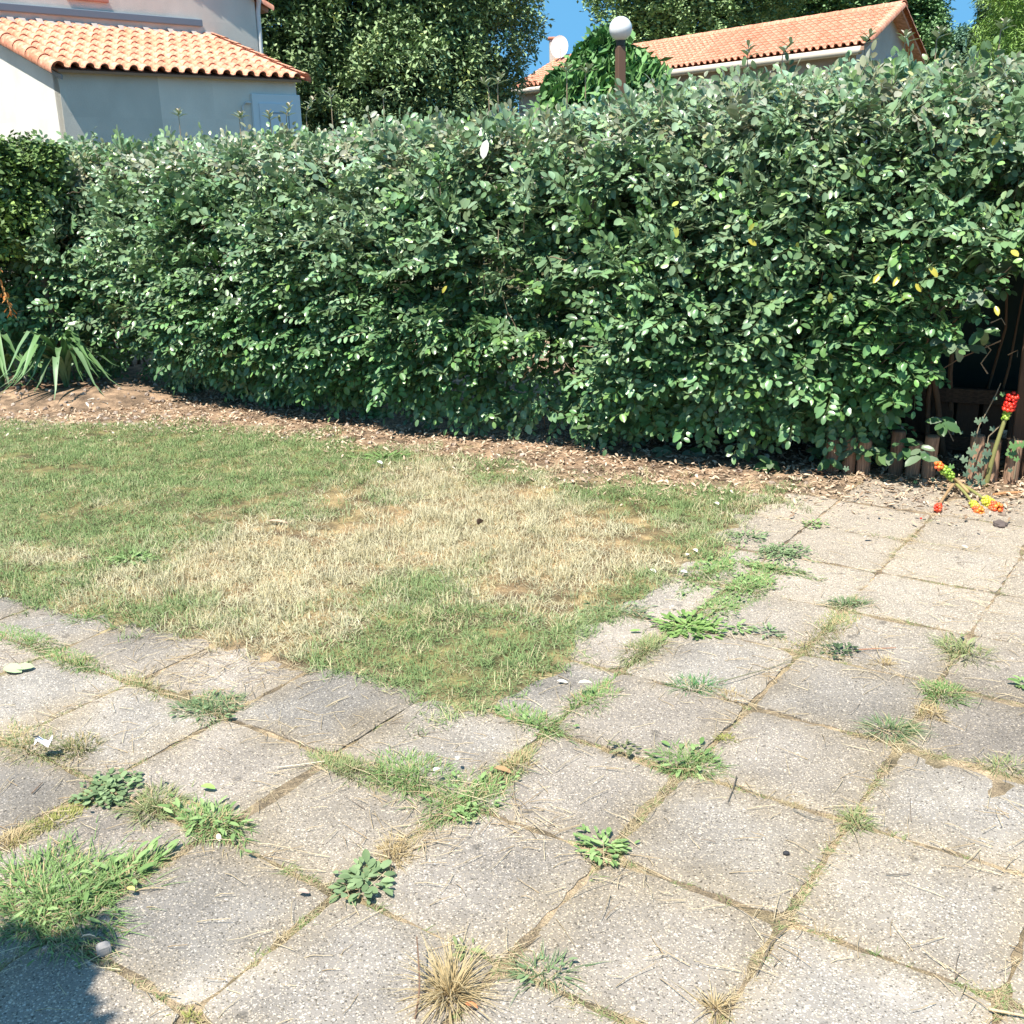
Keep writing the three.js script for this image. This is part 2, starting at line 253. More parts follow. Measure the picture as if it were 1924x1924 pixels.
for (let i = -7; i < 8; i++) for (let j = -2; j < 10; j++) {
  const c = P(i + 0.5, j + 0.5); if (i < 0 && j >= 3) continue; if (c.z < litterEdge(c.x) - 0.12 || c.z > -0.7 || Math.abs(c.x) > 1.1 - c.z * 0.52) continue; slab(i, j);
}

// ------------------------------------------------------------------ lawn
{
  const kinds = [0, 1, 2, 3].map((k) => { const b = new MB(); for (let n = 0; n < 13; n++) { const a = rnd() * 6.283, lean = rr(0.15, 0.95), o = V(gauss() * 0.024, 0, gauss() * 0.024), w = rr(0.8, 1.2); b.blade(o, V(Math.cos(a) * lean, 1, Math.sin(a) * lean), rr(0.026, 0.068), rr(0.002, 0.004), rr(0.1, 0.9), [0.75 * w, 0.8 * w, 0.7 * w], [1.15 * w, 1.12 * w, 1.1 * w]); } return b.geo(); });
  const sets = kinds.map(() => [[], []]), N = 78000;
  for (let k = 0; k < N; k++) {
    const x = rr(-5.6, 1.6), z = rr(-7.6, -2.6); if (rnd() > inLawn(x, z)) continue;
    const d = dryness(x, z), c = 0.55 * fbm(x * 6, z * 6, 0, 111) + 0.45 * rnd(), dr = smooth(0.25, 0.75, d + 0.55 * (rnd() - 0.5));
    if (rnd() > 0.55 + 0.9 * (c - 0.25) || (fbm(x * 3.7, z * 3.7, 0, 141) < 0.33 && rnd() < 0.75)) continue;
    let col = mix3(mix3([0.17, 0.26, 0.09], [0.33, 0.43, 0.2], c), mix3([0.52, 0.46, 0.31], [0.76, 0.7, 0.52], rnd()), dr); if (rnd() < 0.13) col = [0.62, 0.54, 0.34];
    const s = sets[Math.floor(rnd() * 4)]; s[0].push(T4(x, 0.001, z, rnd() * 6.28).scale(V(1.1, (0.5 + 1.0 * fbm(x * 5, z * 5, 0, 131)) * rr(0.6, 1.35) * (0.8 + 0.35 * d), 1.1))); s[1].push(col);
  }
  const lawn = new THREE.Group(); lawn.name = 'lawn_grass'; lawn.userData.kind = 'stuff'; lawn.userData.label = 'short patchy lawn, green and sun dried'; scene.add(lawn);
  kinds.forEach((g, k) => scatter('grass_blades', g, M.grass, sets[k][0], sets[k][1], lawn));
}
{ // short dry growth along the joints
  const kinds = [0, 1, 2].map(() => { const b = new MB(); for (let n = 0; n < 8; n++) { const a = rnd() * 6.283; b.blade(V(gauss() * 0.012, 0, gauss() * 0.012), V(Math.cos(a), 0.7, Math.sin(a)), rr(0.01, 0.03), rr(0.0014, 0.0026), rr(0.3, 1), [0.8, 0.8, 0.8], [1.15, 1.15, 1.1]); } return b.geo(); }), sets = kinds.map(() => [[], []]);
  for (let k = 0; k < 30000; k++) {
    const i = rr(-6, 8), j = rr(-2, 10), alongI = rnd() < 0.5, I = alongI ? i : Math.round(i) + gauss() * 0.022, J = alongI ? Math.round(j) + gauss() * 0.022 : j, p = P(I, J); if (inLawn(p.x, p.z) > 0.5 || Math.abs(p.x) > 0.4 - p.z * 0.55) continue;
    const f = fbm(p.x * 3.1, p.z * 3.1, 0, 121); if (rnd() > smooth(0.42, 0.72, f) * 0.8 + 0.03) continue; const q = rr(0.5, 1.2), s = sets[Math.floor(rnd() * 3)];
    s[0].push(T4(p.x, -0.004, p.z, rnd() * 6.28).scale(V(q, q, q))); s[1].push(rnd() < 0.3 ? mix3([0.2, 0.27, 0.1], [0.33, 0.4, 0.17], rnd()) : mix3([0.42, 0.32, 0.18], [0.66, 0.55, 0.36], rnd()));
  }
  const g = new THREE.Group(); g.name = 'joint_grass'; g.userData.kind = 'stuff'; g.userData.label = 'sparse dry grass sprouting along the slab joints'; scene.add(g);
  kinds.forEach((q, k) => scatter('grass_sprigs', q, M.grass, sets[k][0], sets[k][1], g));
}
// straw clippings lying on paving and soil
{
  const b = [0, 1, 2].map(() => { const m = new MB(), a = rr(-0.5, 0.5); let p = V(0, 0, 0), path = [p]; for (let k = 1; k < 4; k++) { const q = k / 3; path.push(V(Math.sin(a * q) * 0.03 * q, 0.003 + 0.004 * rnd(), 0.09 * q)); } m.tube(path, 0.0011, 0.0006, 3, [1, 1, 1]); return m.geo(); });
  const SP = [B(430, 1240, 0.3, 1.2), B(520, 1225, 0.2, 1), B(320, 1170, 0.25, 0.6), B(560, 1180, 0.2, 0.8), B(860, 1540, 0.18, 1.2), B(780, 1560, 0.15, 0.8), B(960, 1500, 0.12, 0.8), B(1150, 1640, 0.1, 0.6), B(1460, 1750, 0.1, 0.5), B(740, 1600, 0.08, 0.6), B(1500, 1250, 0.2, 0.4), B(1680, 1250, 0.25, 0.4), B(1750, 1360, 0.1, 0.7), B(80, 1590, 0.14, 0.8), B(200, 1420, 0.12, 0.5), B(640, 1400, 0.2, 0.4), B(1050, 1230, 0.15, 0.7), B(1850, 1600, 0.15, 0.4)];
  const sets = b.map(() => [[], []]);
  for (let k = 0; k < 26000; k++) {
    const x = rr(-2.6, 2.6), z = rr(-5.2, -1.4); if (inLawn(x, z) > 0.6) continue;
    const [i, j] = ij(x, z), joint = Math.min(Math.abs(i - Math.round(i)), Math.abs(j - Math.round(j))) < 0.06 ? 0.32 : 0.02;
    if (rnd() > blob(x, z, SP) * 0.5 + joint + 0.05 * fbm(x * 4, z * 4, 0, 7)) continue;
    const s = sets[Math.floor(rnd() * 3)], e = rr(0.3, 1.1), c = rnd() < 0.05 ? [0.2, 0.15, 0.11] : mix3([0.38, 0.27, 0.15], [0.72, 0.6, 0.4], rnd()); s[0].push(T4(x, 0.003 + 0.004 * rnd(), z, rnd() * 6.28, -0.05 * rnd()).scale(V(1, 1, e))); s[1].push(c);
  }
  const g = new THREE.Group(); g.name = 'straw_clippings'; g.userData.kind = 'stuff'; g.userData.label = 'dry straw clippings strewn over the paving'; scene.add(g);
  b.forEach((q, k) => scatter('straw', q, M.litter, sets[k][0], sets[k][1], g));
}
// dead leaf litter under the hedge
{
  const kinds = [0, 1, 2, 3].map((k) => new MB().leaf(V(0, 0, 0), V(0, 0.05, 1), V(0.1, 1, 0), rr(0.03, 0.055), rr(0.012, 0.024), rr(0.1, 0.5), rr(-0.35, 0.35), [1, 1, 1]).geo()), sets = kinds.map(() => [[], []]);
  for (let k = 0; k < 62000; k++) {
    const x = rr(-4.6, 3.4), z = rr(-9, -3.6), e = z - litterEdge(x); if (e > 0.5 || rnd() > smooth(0.5, -0.1, e + 0.5 * (fbm(x * 4, z * 4, 0, 17) - 0.5)) || z < litterEdge(x) - 1.7) continue; if (x < -2.3 && rnd() < 0.4) continue; if (x > 0.9 && e > 0.1 && rnd() < 0.6) continue;
    const s = sets[Math.floor(rnd() * 4)], u = rnd(), c = u < 0.74 ? mix3([0.4, 0.29, 0.2], [0.66, 0.51, 0.37], rnd()) : u < 0.92 ? [0.3, 0.2, 0.13] : [0.7, 0.6, 0.46];
    const q = rr(0.35, 0.85); s[0].push(T4(x, 0.004 + 0.014 * rnd(), z, rnd() * 6.28, gauss() * 0.35, gauss() * 0.5).scale(V(q, q, q * rr(0.6, 1.4)))); s[1].push(c);
  }
  const g = new THREE.Group(); g.name = 'leaf_litter'; g.userData.kind = 'stuff'; g.userData.label = 'dead tan leaves carpeting the soil under the hedge'; scene.add(g);
  kinds.forEach((q, k) => scatter('dead_leaves', q, M.litter, sets[k][0], sets[k][1], g));
}

{
  const b = new THREE.IcosahedronGeometry(0.012, 1); b.attributes.position.array.forEach((v, k, q) => { q[k] = v * (0.7 + 0.6 * hash(Math.round(v * 3000), 5)); }); b.computeVertexNormals(); b.setAttribute('color', new THREE.Float32BufferAttribute(new Float32Array(b.attributes.position.count * 3).fill(1), 3));
  const ms = [], cs = []; for (let k = 0; k < 9000; k++) { const x = rr(-4.6, 3.2), z = rr(-9, -3.8), e = z - litterEdge(x); if (e > 0.15 || e < -1.3 || rnd() > (x < -2 ? 0.9 : 0.35)) continue; const q = Math.pow(rnd(), 2) * 1.3 + 0.2; ms.push(T4(x, 0.004 + smooth(-2.2, -2.8, x) * smooth(-7.15, -7.6, z) * 0.07, z, rnd() * 6, rnd() * 6, 0).scale(V(q * 1.2, q * 0.8, q))); cs.push(mix3([0.24, 0.18, 0.14], [0.5, 0.41, 0.34], rnd())); }
  const m = scatter('soil_crumbs', b, M.litter, ms, cs); m.userData.label = 'small crumbs of dry soil on the bare bed';
}

// ------------------------------------------------------------------ the hedge
const hedge = thing('hedge', 'long tall grey green clipped hedge between the lawn and the houses', 'hedge');
const PROF = [[-0.42, 0.08], [-0.1, 0.22], [0.1, 0.5], [0.15, 0.85], [0.12, 1.18], [0.04, 1.44], [-0.12, 1.6], [-0.42, 1.68], [-0.8, 1.7], [-1.15, 1.66]].map(([o, y]) => V(o, y, 0));
const profCurve = new THREE.CatmullRomCurve3(PROF, false, 'catmullrom', 0.5);
function hedgeAt(s, q) { // s 0..1 along, q 0..1 up the front and over the top -> point and outward normal
  const c = hedgeCurve.getPointAt(s), t = hedgeCurve.getTangentAt(s), n = V(-t.z, 0, t.x); if (n.z < 0) n.negate();
  const p = profCurve.getPointAt(q), d = profCurve.getTangentAt(q), m = s * HL;
  const hs = lerp(0.955, 1.06, smooth(-1.2, 1.6, c.x)) + 0.03 * (fbm(m * 1.3, 3, 0, 5) - 0.5), bul = 0.17 * (1 - 0.6 * smooth(0.55, 0.7, q)) * (fbm(m * 1.4, q * 4.5, 0, 15) - 0.5) + 0.12 * (1 - 0.5 * smooth(0.55, 0.7, q)) * (fbm(m * 3.7, q * 9, 0, 16) - 0.5);
  const nor = n.clone().multiplyScalar(d.y).add(V(0, -d.x, 0)).normalize();
  const pos = c.clone().addScaledVector(n, p.x).add(V(0, p.y * hs, 0)).addScaledVector(nor, bul);
  return { pos, nor, n, t, x: c.x, y: p.y, m };
}
const LEAFG = [0.62, 0.84, 0.5], brown = [0.16, 0.1, 0.06];
function sprig(n, L, big) { // a twig with alternate leaves, growing along +z, light from +y; colours multiply the copy's colour
  const b = new MB(), path = [0, 1, 2, 3].map((k) => V(Math.sin(k) * 0.006, 0.012 * k * k / 9, L * k / 3)); b.tube(path, 0.0022, 0.0011, 3, [1.1, 0.75, 0.6]);
  for (let k = 0; k < n; k++) {
    const t = 0.12 + 0.88 * k / (n - 1), side = k % 2 ? 1 : -1, an = side * rr(0.7, 1.25) * (k === n - 1 ? 0.2 : 1), o = V(0, 0.012 * t * t, L * t);
    const dir = V(Math.sin(an), rr(-0.35, 0.3), Math.cos(an)), nor = V(gauss() * 0.38, 1, gauss() * 0.38), len = rr(0.034, 0.056) * big * (k > n - 3 ? 0.8 : 1), w = rr(0.72, 1.2), y = rnd();
    const c = y < 0.12 ? [1.35 * w, 1.3 * w, 0.9 * w] : [w * rr(0.9, 1.1), w, w * rr(0.85, 1.15)]; b.leaf(o.clone().addScaledVector(dir.clone().normalize(), 0.006), dir, nor, len, len * rr(0.5, 0.64), rr(0.04, 0.2), rr(0.02, 0.3), c);
  }
  return b;
}
{
  const kinds = [sprig(9, 0.14, 1), sprig(11, 0.17, 1.08), sprig(8, 0.11, 0.85), sprig(10, 0.16, 1.2), sprig(9, 0.13, 0.95), sprig(7, 0.12, 1.1)].map((b) => b.geo()), sets = kinds.map(() => [[], []]);
  const N = 36000;
  for (let k = 0; k < N; k++) {
    const s = rr(0.02, 0.985), q = Math.pow(rnd(), 0.92), h = hedgeAt(s, q), far0 = rnd() < 0.37; let dep = far0 ? rr(0.12, 0.75) : rr(-0.02, 0.13);
    const hole = fbm(h.m * 2.1, q * 5.2, 0, 25), hole2 = fbm(h.m * 4.4, q * 10, 0, 26); if (!far0 && q < 0.7 && (hole < 0.36 + 0.05 * rnd() || hole2 < 0.32)) { if (rnd() < 0.45) continue; dep = rr(0.2, 0.5); }
    const Z = 0; // keep the gap at the low right end open, thin it at the low left end
    if (h.x > 1.78 && h.y < lerp(0.35, 1.0, smooth(1.8, 2.3, h.x)) + 0.12 * gauss()) continue;
    if (h.x < -2.45 && h.y < 0.9 && !far0 && rnd() < 0.85) continue;
    if (h.x > -1.6 && h.x < 1.7 && h.y < 0.04 + 0.2 * fbm(h.m * 3, 9, 0, 3)) continue;
    const pos = h.pos.clone().addScaledVector(h.nor, -dep), up = V(0, 1, 0);
    const topness = smooth(1.4, 1.62, h.y), tz = (v) => { if (topness > 0.3 && v.y > 0.3) v.y *= 0.35; return v.normalize(); }, z = tz(h.nor.clone().multiplyScalar(rr(0.35, 0.9)).addScaledVector(up, rr(-0.4, 0.6) - 0.1 * topness).addScaledVector(h.t, gauss() * 0.95));
    const y = h.n.clone().multiplyScalar(rr(0.4, 1.1) * (1 - 0.4 * topness)).addScaledVector(up, rr(0.5, 1)).add(V(gauss() * 0.3, gauss() * 0.2, gauss() * 0.3)).normalize();
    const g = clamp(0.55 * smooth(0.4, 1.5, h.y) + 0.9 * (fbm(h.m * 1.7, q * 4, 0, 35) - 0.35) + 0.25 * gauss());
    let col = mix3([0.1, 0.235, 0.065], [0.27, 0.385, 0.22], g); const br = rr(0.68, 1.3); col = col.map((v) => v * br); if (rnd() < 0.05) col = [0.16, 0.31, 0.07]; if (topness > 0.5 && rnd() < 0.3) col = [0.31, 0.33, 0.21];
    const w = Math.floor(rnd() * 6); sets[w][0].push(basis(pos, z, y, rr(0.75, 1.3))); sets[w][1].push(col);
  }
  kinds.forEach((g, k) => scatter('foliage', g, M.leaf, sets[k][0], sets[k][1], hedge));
  // the leaves nearest the camera, one by one
  const shapes = [0, 1, 2, 3, 4, 5].map((k) => new MB().leaf(V(0, 0, 0), V(0, 0, 1), V(0, 1, 0), 0.085, 0.085 * [0.46, 0.52, 0.5, 0.42, 0.55, 0.48][k], 0.06 + 0.025 * k, [0.05, 0.2, 0.12, 0.3, 0.08, 0.16][k], [1, 1, 1]).geo());
  const lc = (c) => { const m = M.leaf.clone(); m.vertexColors = false; m.color = new THREE.Color().setRGB(...c); return m; };
  const greens = [[0.05, 0.13, 0.035], [0.09, 0.18, 0.05], [0.15, 0.22, 0.12], [0.12, 0.24, 0.05], [0.2, 0.26, 0.18]].map(lc), yellows = [[0.5, 0.45, 0.05], [0.42, 0.45, 0.07], [0.55, 0.3, 0.06]].map(lc);
  const put = (o, z, y, m, sc) => { const q = part('leaf', shapes[Math.floor(rnd() * 6)], m, hedge); q.applyMatrix4(basis(o, z, y, sc)); };
  const spots = []; // photograph places of loose sprays of large leaves on the near part of the hedge
  for (const [px, py] of [[1640, 680], [1735, 690], [1770, 790], [1700, 840], [1655, 850], [1600, 840], [1730, 850], [1250, 840], [1300, 850], [1840, 555], [1850, 490], [1780, 640], [1700, 560], [1660, 620], [1440, 870], [1400, 850], [1560, 760], [1500, 730], [1620, 560], [1720, 480], [1790, 420], [1870, 380], [1890, 290], [1750, 330], [1560, 860], [1480, 800], [1350, 800], [1680, 760], [1900, 500], [1590, 640], [1850, 620], [1820, 650], [1330, 760], [1190, 790], [1110, 800]]) spots.push([px, py]);
  for (const [px, py] of spots) {
    const d = lerp(5.75, 4.85, smooth(1100, 1900, px)) + rr(-0.06, 0.1), c = far(px, py, d), ax = V(gauss(), rr(-0.6, 0.1), gauss() + 0.6).normalize(), n = 6 + Math.floor(rnd() * 3);
    const gm = greens[Math.floor(rnd() * 5)];
    for (let k = 0; k < n; k++) { const a = k * 2.4 + rnd(), dir = V(Math.cos(a), rr(-0.7, 0.3), Math.sin(a) * 0.6 + 0.5), o = c.clone().addScaledVector(ax, (k / n - 0.4) * 0.1); put(o, dir, V(gauss() * 0.3 - 0.3, 1, 0.7 + gauss() * 0.3), rnd() < 0.7 ? gm : greens[Math.floor(rnd() * 5)], rr(0.75, 1.15)); }
  }
  for (const [px, py] of [[840, 537], [1720, 533], [1690, 520], [1655, 515], [1710, 555], [1500, 455], [1405, 450], [1880, 250], [1275, 378], [1270, 425], [1418, 420], [1745, 500], [1870, 575], [1560, 550], [1460, 165], [1900, 470]]) { const d = hedgeDepth(px, py) - 0.13; put(far(px, py, d), V(gauss(), -0.6, gauss()), V(-0.3, 0.6, 1), yellows[Math.floor(rnd() * 2)], rr(0.5, 0.75)); }
  for (const [px, py] of [[925, 250], [915, 262]]) { const q = lc([0.8, 0.78, 0.72]); put(far(px, py, hedgeDepth(px, py) - 0.2), V(-0.3, -1, 0.2), V(-0.4, 0.5, 1), q, 1.2); }
  // bare twigs and the shoots that stick out of the top
  const tw = (a, b, r, c = brown) => { const m = a.clone().lerp(b, 0.5).add(V(gauss() * 0.03, gauss() * 0.03, gauss() * 0.03)), n = a.clone().lerp(b, 0.25).add(V(gauss() * 0.02, 0, gauss() * 0.02)); part('branch', new MB().tube([a, n, m, b], r, r * 0.6, 6, c), M.bark, hedge); };
  for (const [x0, y0, x1, y1, r] of [[1600, 400, 1622, 572, 0.008], [1745, 480, 1760, 610, 0.007], [1690, 480, 1640, 700, 0.006], [1790, 560, 1650, 690, 0.006], [1850, 545, 1700, 600, 0.005], [1880, 640, 1760, 700, 0.004], [1720, 230, 1850, 330, 0.006], [1800, 210, 1780, 330, 0.006], [1560, 620, 1640, 680, 0.004], [1500, 700, 1580, 660, 0.004], [1120, 330, 1105, 420, 0.008], [1420, 440, 1390, 330, 0.005], [1630, 800, 1660, 740, 0.004], [1605, 855, 1610, 930, 0.003], [1430, 820, 1435, 905, 0.003], [1010, 740, 1030, 840, 0.004], [1835, 560, 1900, 500, 0.005]]) { const d = hedgeDepth(x0, y0) + 0.02; tw(far(x0, y0, d), far(x1, y1, hedgeDepth(x1, y1) + 0.04), r, mix3(brown, [0.3, 0.22, 0.15], rnd())); }
  for (let k = 0; k < 130; k++) { const h = hedgeAt(rr(0.08, 0.95), rr(0.12, 0.6)), a = h.pos.clone().addScaledVector(h.nor, -rr(0.02, 0.14)), b = a.clone().addScaledVector(h.t, gauss() * 0.14).add(V(0, rr(-0.05, 0.22), 0)).addScaledVector(h.nor, rr(-0.02, 0.07)); tw(a, b, rr(0.0018, 0.0042), mix3([0.2, 0.14, 0.09], [0.42, 0.32, 0.22], rnd())); }
  for (let k = 0; k < 90; k++) { const h = hedgeAt(rr(0.1, 0.95), 0.1), g = hedgeAt(0.5, 0.1); const a = h.pos.clone().addScaledVector(h.n, -rr(0.35, 0.7)); a.y = 0; const b = a.clone().add(V(gauss() * 0.4, rr(0.9, 1.5), gauss() * 0.25)).addScaledVector(h.n, rr(0, 0.3)); tw(a, b, rr(0.008, 0.018)); }
  const shoot = (px, py, hh, bend) => { const base = far(px, py, hedgeDepth(px, py) + 0.25), b = new MB(), top = base.clone().add(V(bend, hh * 0.5, 0)), c = [0.4, 0.28, 0.17]; b.tube([base.clone().add(V(0, -0.2, 0)), base, base.clone().lerp(top, 0.5).add(V(bend * -0.15, 0, 0)), top], 0.0035, 0.0014, 5, c);
    for (let k = 0; k < 9; k++) { const t = 0.1 + 0.9 * k / 8, o = base.clone().lerp(top, t), a = k * 2.4; b.leaf(o, V(Math.cos(a), 0.5 + t, Math.sin(a)), V(-0.3 * Math.cos(a), 1, -0.3 * Math.sin(a)), lerp(0.08, 0.04, t), lerp(0.034, 0.015, t), 0.15, 0.25, t > 0.85 ? [0.5, 0.42, 0.3] : mix3([0.2, 0.27, 0.12], [0.38, 0.4, 0.25], rnd())); } part('shoot', b, M.leaf, hedge); };
  for (const [px, py, hh, b] of [[575, 215, 0.2, 0.06], [622, 190, 0.12, 0], [538, 222, 0.17, 0.03], [508, 228, 0.1, -0.01], [336, 222, 0.09, 0], [720, 185, 0.06, -0.02], [935, 160, 0.1, 0.02], [918, 165, 0.07, -0.03], [1405, 112, 0.16, 0], [1470, 105, 0.15, 0.05], [1625, 85, 0.12, 0.03], [1700, 85, 0.1, 0], [1760, 75, 0.08, 0.02], [1065, 140, 0.08, 0], [1100, 140, 0.07, 0.02], [1880, 60, 0.08, 0.02], [450, 225, 0.06, 0.01]]) shoot(px, py, hh, b);
}
function hedgeDepth(px, py) { // forward distance of the hedge's face along a pixel's ray
  let best = 6, bd = 1e9; const d = ray(px, py).normalize();
  for (let a = 0; a <= 70; a++) for (let b = 0; b <= 26; b++) { const h = HCACHE(a, b), v = h.pos.clone().sub(camera.position), t = v.dot(d), e = v.addScaledVector(d, -t).length() + 0.02 * t; if (e < bd) { bd = e; best = -d.z * t; } }
  return best;
}
function HCACHE(a, b) { const c = (HCACHE.c ??= {}), k = a * 100 + b; return (c[k] ??= hedgeAt(a / 70, b / 26 * 0.8)); }

// ------------------------------------------------------------------ trees and shrubs
function crownGeo(n, R, len, wid, droop = 0) { const b = new MB(); for (let k = 0; k < n; k++) { const o = V(gauss(), gauss(), gauss()).multiplyScalar(R * 0.55), d = V(gauss(), gauss() - droop, gauss()).normalize(), w = rr(0.7, 1.3); b.small(o, d, V(gauss() * 0.6, 1, gauss() * 0.6), len * rr(0.7, 1.2), wid * rr(0.8, 1.2), [w, w, w * rr(0.85, 1.15)]); } return b.geo(); }
function tree(name, label, base, trunkH, tr, lobes, clump, n, c0, c1, o = {}) {
  const g = thing(name, label, o.cat || 'tree', base), tb = new MB(), top = lobes[0], mats = [], cols = [];
  tb.tube([V(0, -0.2, 0), V(0.03, trunkH * 0.4, 0), V(-0.02, trunkH * 0.75, 0.03), V(0, trunkH, 0)], tr, tr * 0.6, 9, [0.14, 0.11, 0.08]);
  for (const l of lobes) tb.tube([V(0, trunkH * 0.7, 0), V(l[0] * 0.4, lerp(trunkH, l[1], 0.5), l[2] * 0.4), V(l[0] * 0.85, l[1], l[2] * 0.85)], tr * 0.5, tr * 0.12, 6, [0.14, 0.11, 0.08]);
  part('trunk', tb, M.bark, g);
  const W = lobes.reduce((s, l) => s + l[3] * l[3], 0);
  for (const l of lobes) for (let k = 0; k < n * l[3] * l[3] / W; k++) {
    const u = V(gauss(), gauss(), gauss()).normalize(), noise = fbm(u.x * 2.2 + l[0] * 7, u.y * 2.2 + u.z * 2.2 + l[1] * 5, 0, 45);
    if (noise < 0.4 && rnd() < 0.85) continue;
    const r = l[3] * (0.55 + 0.9 * noise) * Math.pow(rnd(), 0.22), p = V(l[0] + u.x * r, l[1] + u.y * r * (l[4] || 1), l[2] + u.z * r); if (p.y < (o.floor ?? 0.2)) continue;
    const t = clamp(0.5 + 1.6 * (fbm(p.x * 1.7 + p.z, p.y * 1.7 + p.z, 0, 55) - 0.5) + 0.25 * gauss()); mats.push(T4(p.x, p.y, p.z, rnd() * 6.28, gauss() * 0.4, gauss() * 0.4).scale(V(1, 1, 1).multiplyScalar(rr(0.75, 1.25)))); cols.push(o.hot && rnd() < o.hot ? o.hotc : mix3(c0, c1, t));
  }
  const cr = scatter('crown', clump, M.crown, mats, cols, g); cr.userData.kind = 'stuff'; return g;
}
{
  const fine = crownGeo(20, 0.22, 0.105, 0.052), mid = crownGeo(18, 0.34, 0.15, 0.08), coarse = crownGeo(12, 0.14, 0.13, 0.05, 0.8), tiny = crownGeo(18, 0.1, 0.05, 0.026);
  let b = far(752, 130, 24.5); b.y = 0;
  tree('evergreen_oak', 'large dense dark evergreen tree rising behind the small roof', b, 3, 0.22, [[0, 4.3, 0, 2.0], [-1.3, 3.1, 0.6, 1.5], [1.15, 3.5, 0.5, 1.35], [1.05, 5.0, 0, 1.5], [-1.4, 5.0, 0.3, 1.5], [0.2, 2.4, 0.9, 1.5], [0, 6.2, 0, 1.7], [0.9, 2.2, 0.3, 1.0], [-2.0, 3.8, 0, 1.1], [-1.7, 1.9, 0.3, 1.2], [-2.0, 2.6, 0, 1.0]].map((l) => l.map((v) => v * 1.22)), fine, 19000, [0.09, 0.15, 0.065], [0.28, 0.39, 0.18], { hot: 0.03, hotc: [0.42, 0.48, 0.17] });
  b = far(1290, 60, 38); b.y = 0;
  tree('garden_oak', 'broad olive green tree behind the globe lamp and the orange ridge', b, 4, 0.3, [[0.2, 6.8, 0, 2.1], [-1.6, 6.6, 0, 1.4], [2.0, 6.8, 0, 1.7], [-0.9, 8.4, 0, 2], [1.4, 8.6, 0, 2], [-1.9, 8.2, 0.3, 1.2], [0, 5, 0, 2], [2.6, 8.3, 0, 1.2]], mid, 9000, [0.16, 0.25, 0.09], [0.36, 0.5, 0.22], {});
  b = far(1600, 60, 42); b.y = 0;
  tree('leafy_tree', 'darker green tree rising behind the gable end of the far house', b, 4, 0.3, [[0, 7.4, 0, 2.3], [-2, 7.2, 0, 1.6], [1.5, 6.8, 0, 1.5], [-0.8, 9, 0, 1.8], [1.6, 5.4, 0.4, 1.6], [2.3, 5.6, 0, 1.2], [0, 5, 0, 2]], mid, 9000, [0.1, 0.2, 0.08], [0.27, 0.44, 0.17], {});
  b = far(1820, 90, 60); b.y = 0;
  tree('distant_thicket', 'low bluish green distant trees under the gap of sky', b, 4, 0.3, [[-2.5, 5.3, 0, 2.1], [0, 5.5, 0, 2.0], [2.4, 5.4, 0.5, 2.0], [4.4, 5.4, 0, 2.0], [-0.8, 6.9, 0, 0.7], [1.2, 7.1, 0, 0.6]], mid, 7000, [0.1, 0.19, 0.12], [0.2, 0.33, 0.2], {});
  b = far(1885, 60, 40); b.y = 0;
  tree('round_tree', 'small dark green treetop beside the bright conifer', b, 3.5, 0.25, [[0, 6.5, 0, 1.0], [0.3, 7.2, 0, 0.9], [0.2, 5.2, 0, 1.3], [0.9, 7.8, 0, 0.8]], fine, 3500, [0.07, 0.13, 0.07], [0.15, 0.24, 0.12], {});
  b = far(1935, 60, 26); b.y = 0;
  tree('conifer', 'bright yellow green conifer in the upper right corner', b, 3, 0.18, [[0, 3.6, 0, 1.15], [0, 4.6, 0, 0.95], [-0.1, 5.4, 0, 0.7], [0.1, 2.4, 0, 1.3]], crownGeo(26, 0.26, 0.12, 0.018), 2600, [0.14, 0.27, 0.05], [0.28, 0.44, 0.1], {});
  b = far(1135, 130, 12.2); b.y = 0;
  tree('bright_shrub', 'bright green leafy shrub behind the hedge at the lamp post', b, 2.0, 0.04, [[0, 2.36, 0, 0.34], [-0.32, 2.15, 0.1, 0.26], [0.3, 2.3, 0.1, 0.24], [0.02, 2.62, 0, 0.2], [0.55, 2.1, 0.1, 0.18], [-0.5, 1.9, 0, 0.22], [0, 1.9, 0, 0.5]], coarse, 2000, [0.04, 0.12, 0.03], [0.14, 0.29, 0.08], { cat: 'shrub' });
  b = far(40, 250, 8.0); b.y = 0;
  tree('climbing_shrub', 'yellow green small leaved shrub at the left end of the hedge', b, 1.5, 0.03, [[0.02, 1.5, 0, 0.24], [0.2, 1.62, 0.05, 0.1], [-0.2, 1.5, 0.1, 0.26], [-0.3, 1.15, 0.25, 0.25], [-0.02, 1.2, 0.15, 0.18], [-0.4, 1.6, 0, 0.22]], tiny, 1000, [0.1, 0.18, 0.045], [0.26, 0.38, 0.11], { cat: 'shrub' });
  b = far(120, 500, 8.6); b.y = 0;
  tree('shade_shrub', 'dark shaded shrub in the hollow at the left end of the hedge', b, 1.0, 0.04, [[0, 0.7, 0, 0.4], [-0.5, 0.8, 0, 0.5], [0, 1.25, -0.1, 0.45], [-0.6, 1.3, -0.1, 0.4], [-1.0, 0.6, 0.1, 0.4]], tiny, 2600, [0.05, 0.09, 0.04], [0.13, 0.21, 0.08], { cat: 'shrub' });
  tree('garden_bush', 'leafy bush beside the terrace whose shadow falls on the corner slabs', V(-1.76, 0, -0.6), 1.5, 0.05, [[0, 1.95, 0, 0.38], [0.12, 1.75, -0.1, 0.3], [-0.25, 1.9, 0.15, 0.38], [0.3, 1.98, 0.1, 0.17]], tiny, 2600, [0.05, 0.1, 0.03], [0.1, 0.16, 0.05], { cat: 'bush' });
}

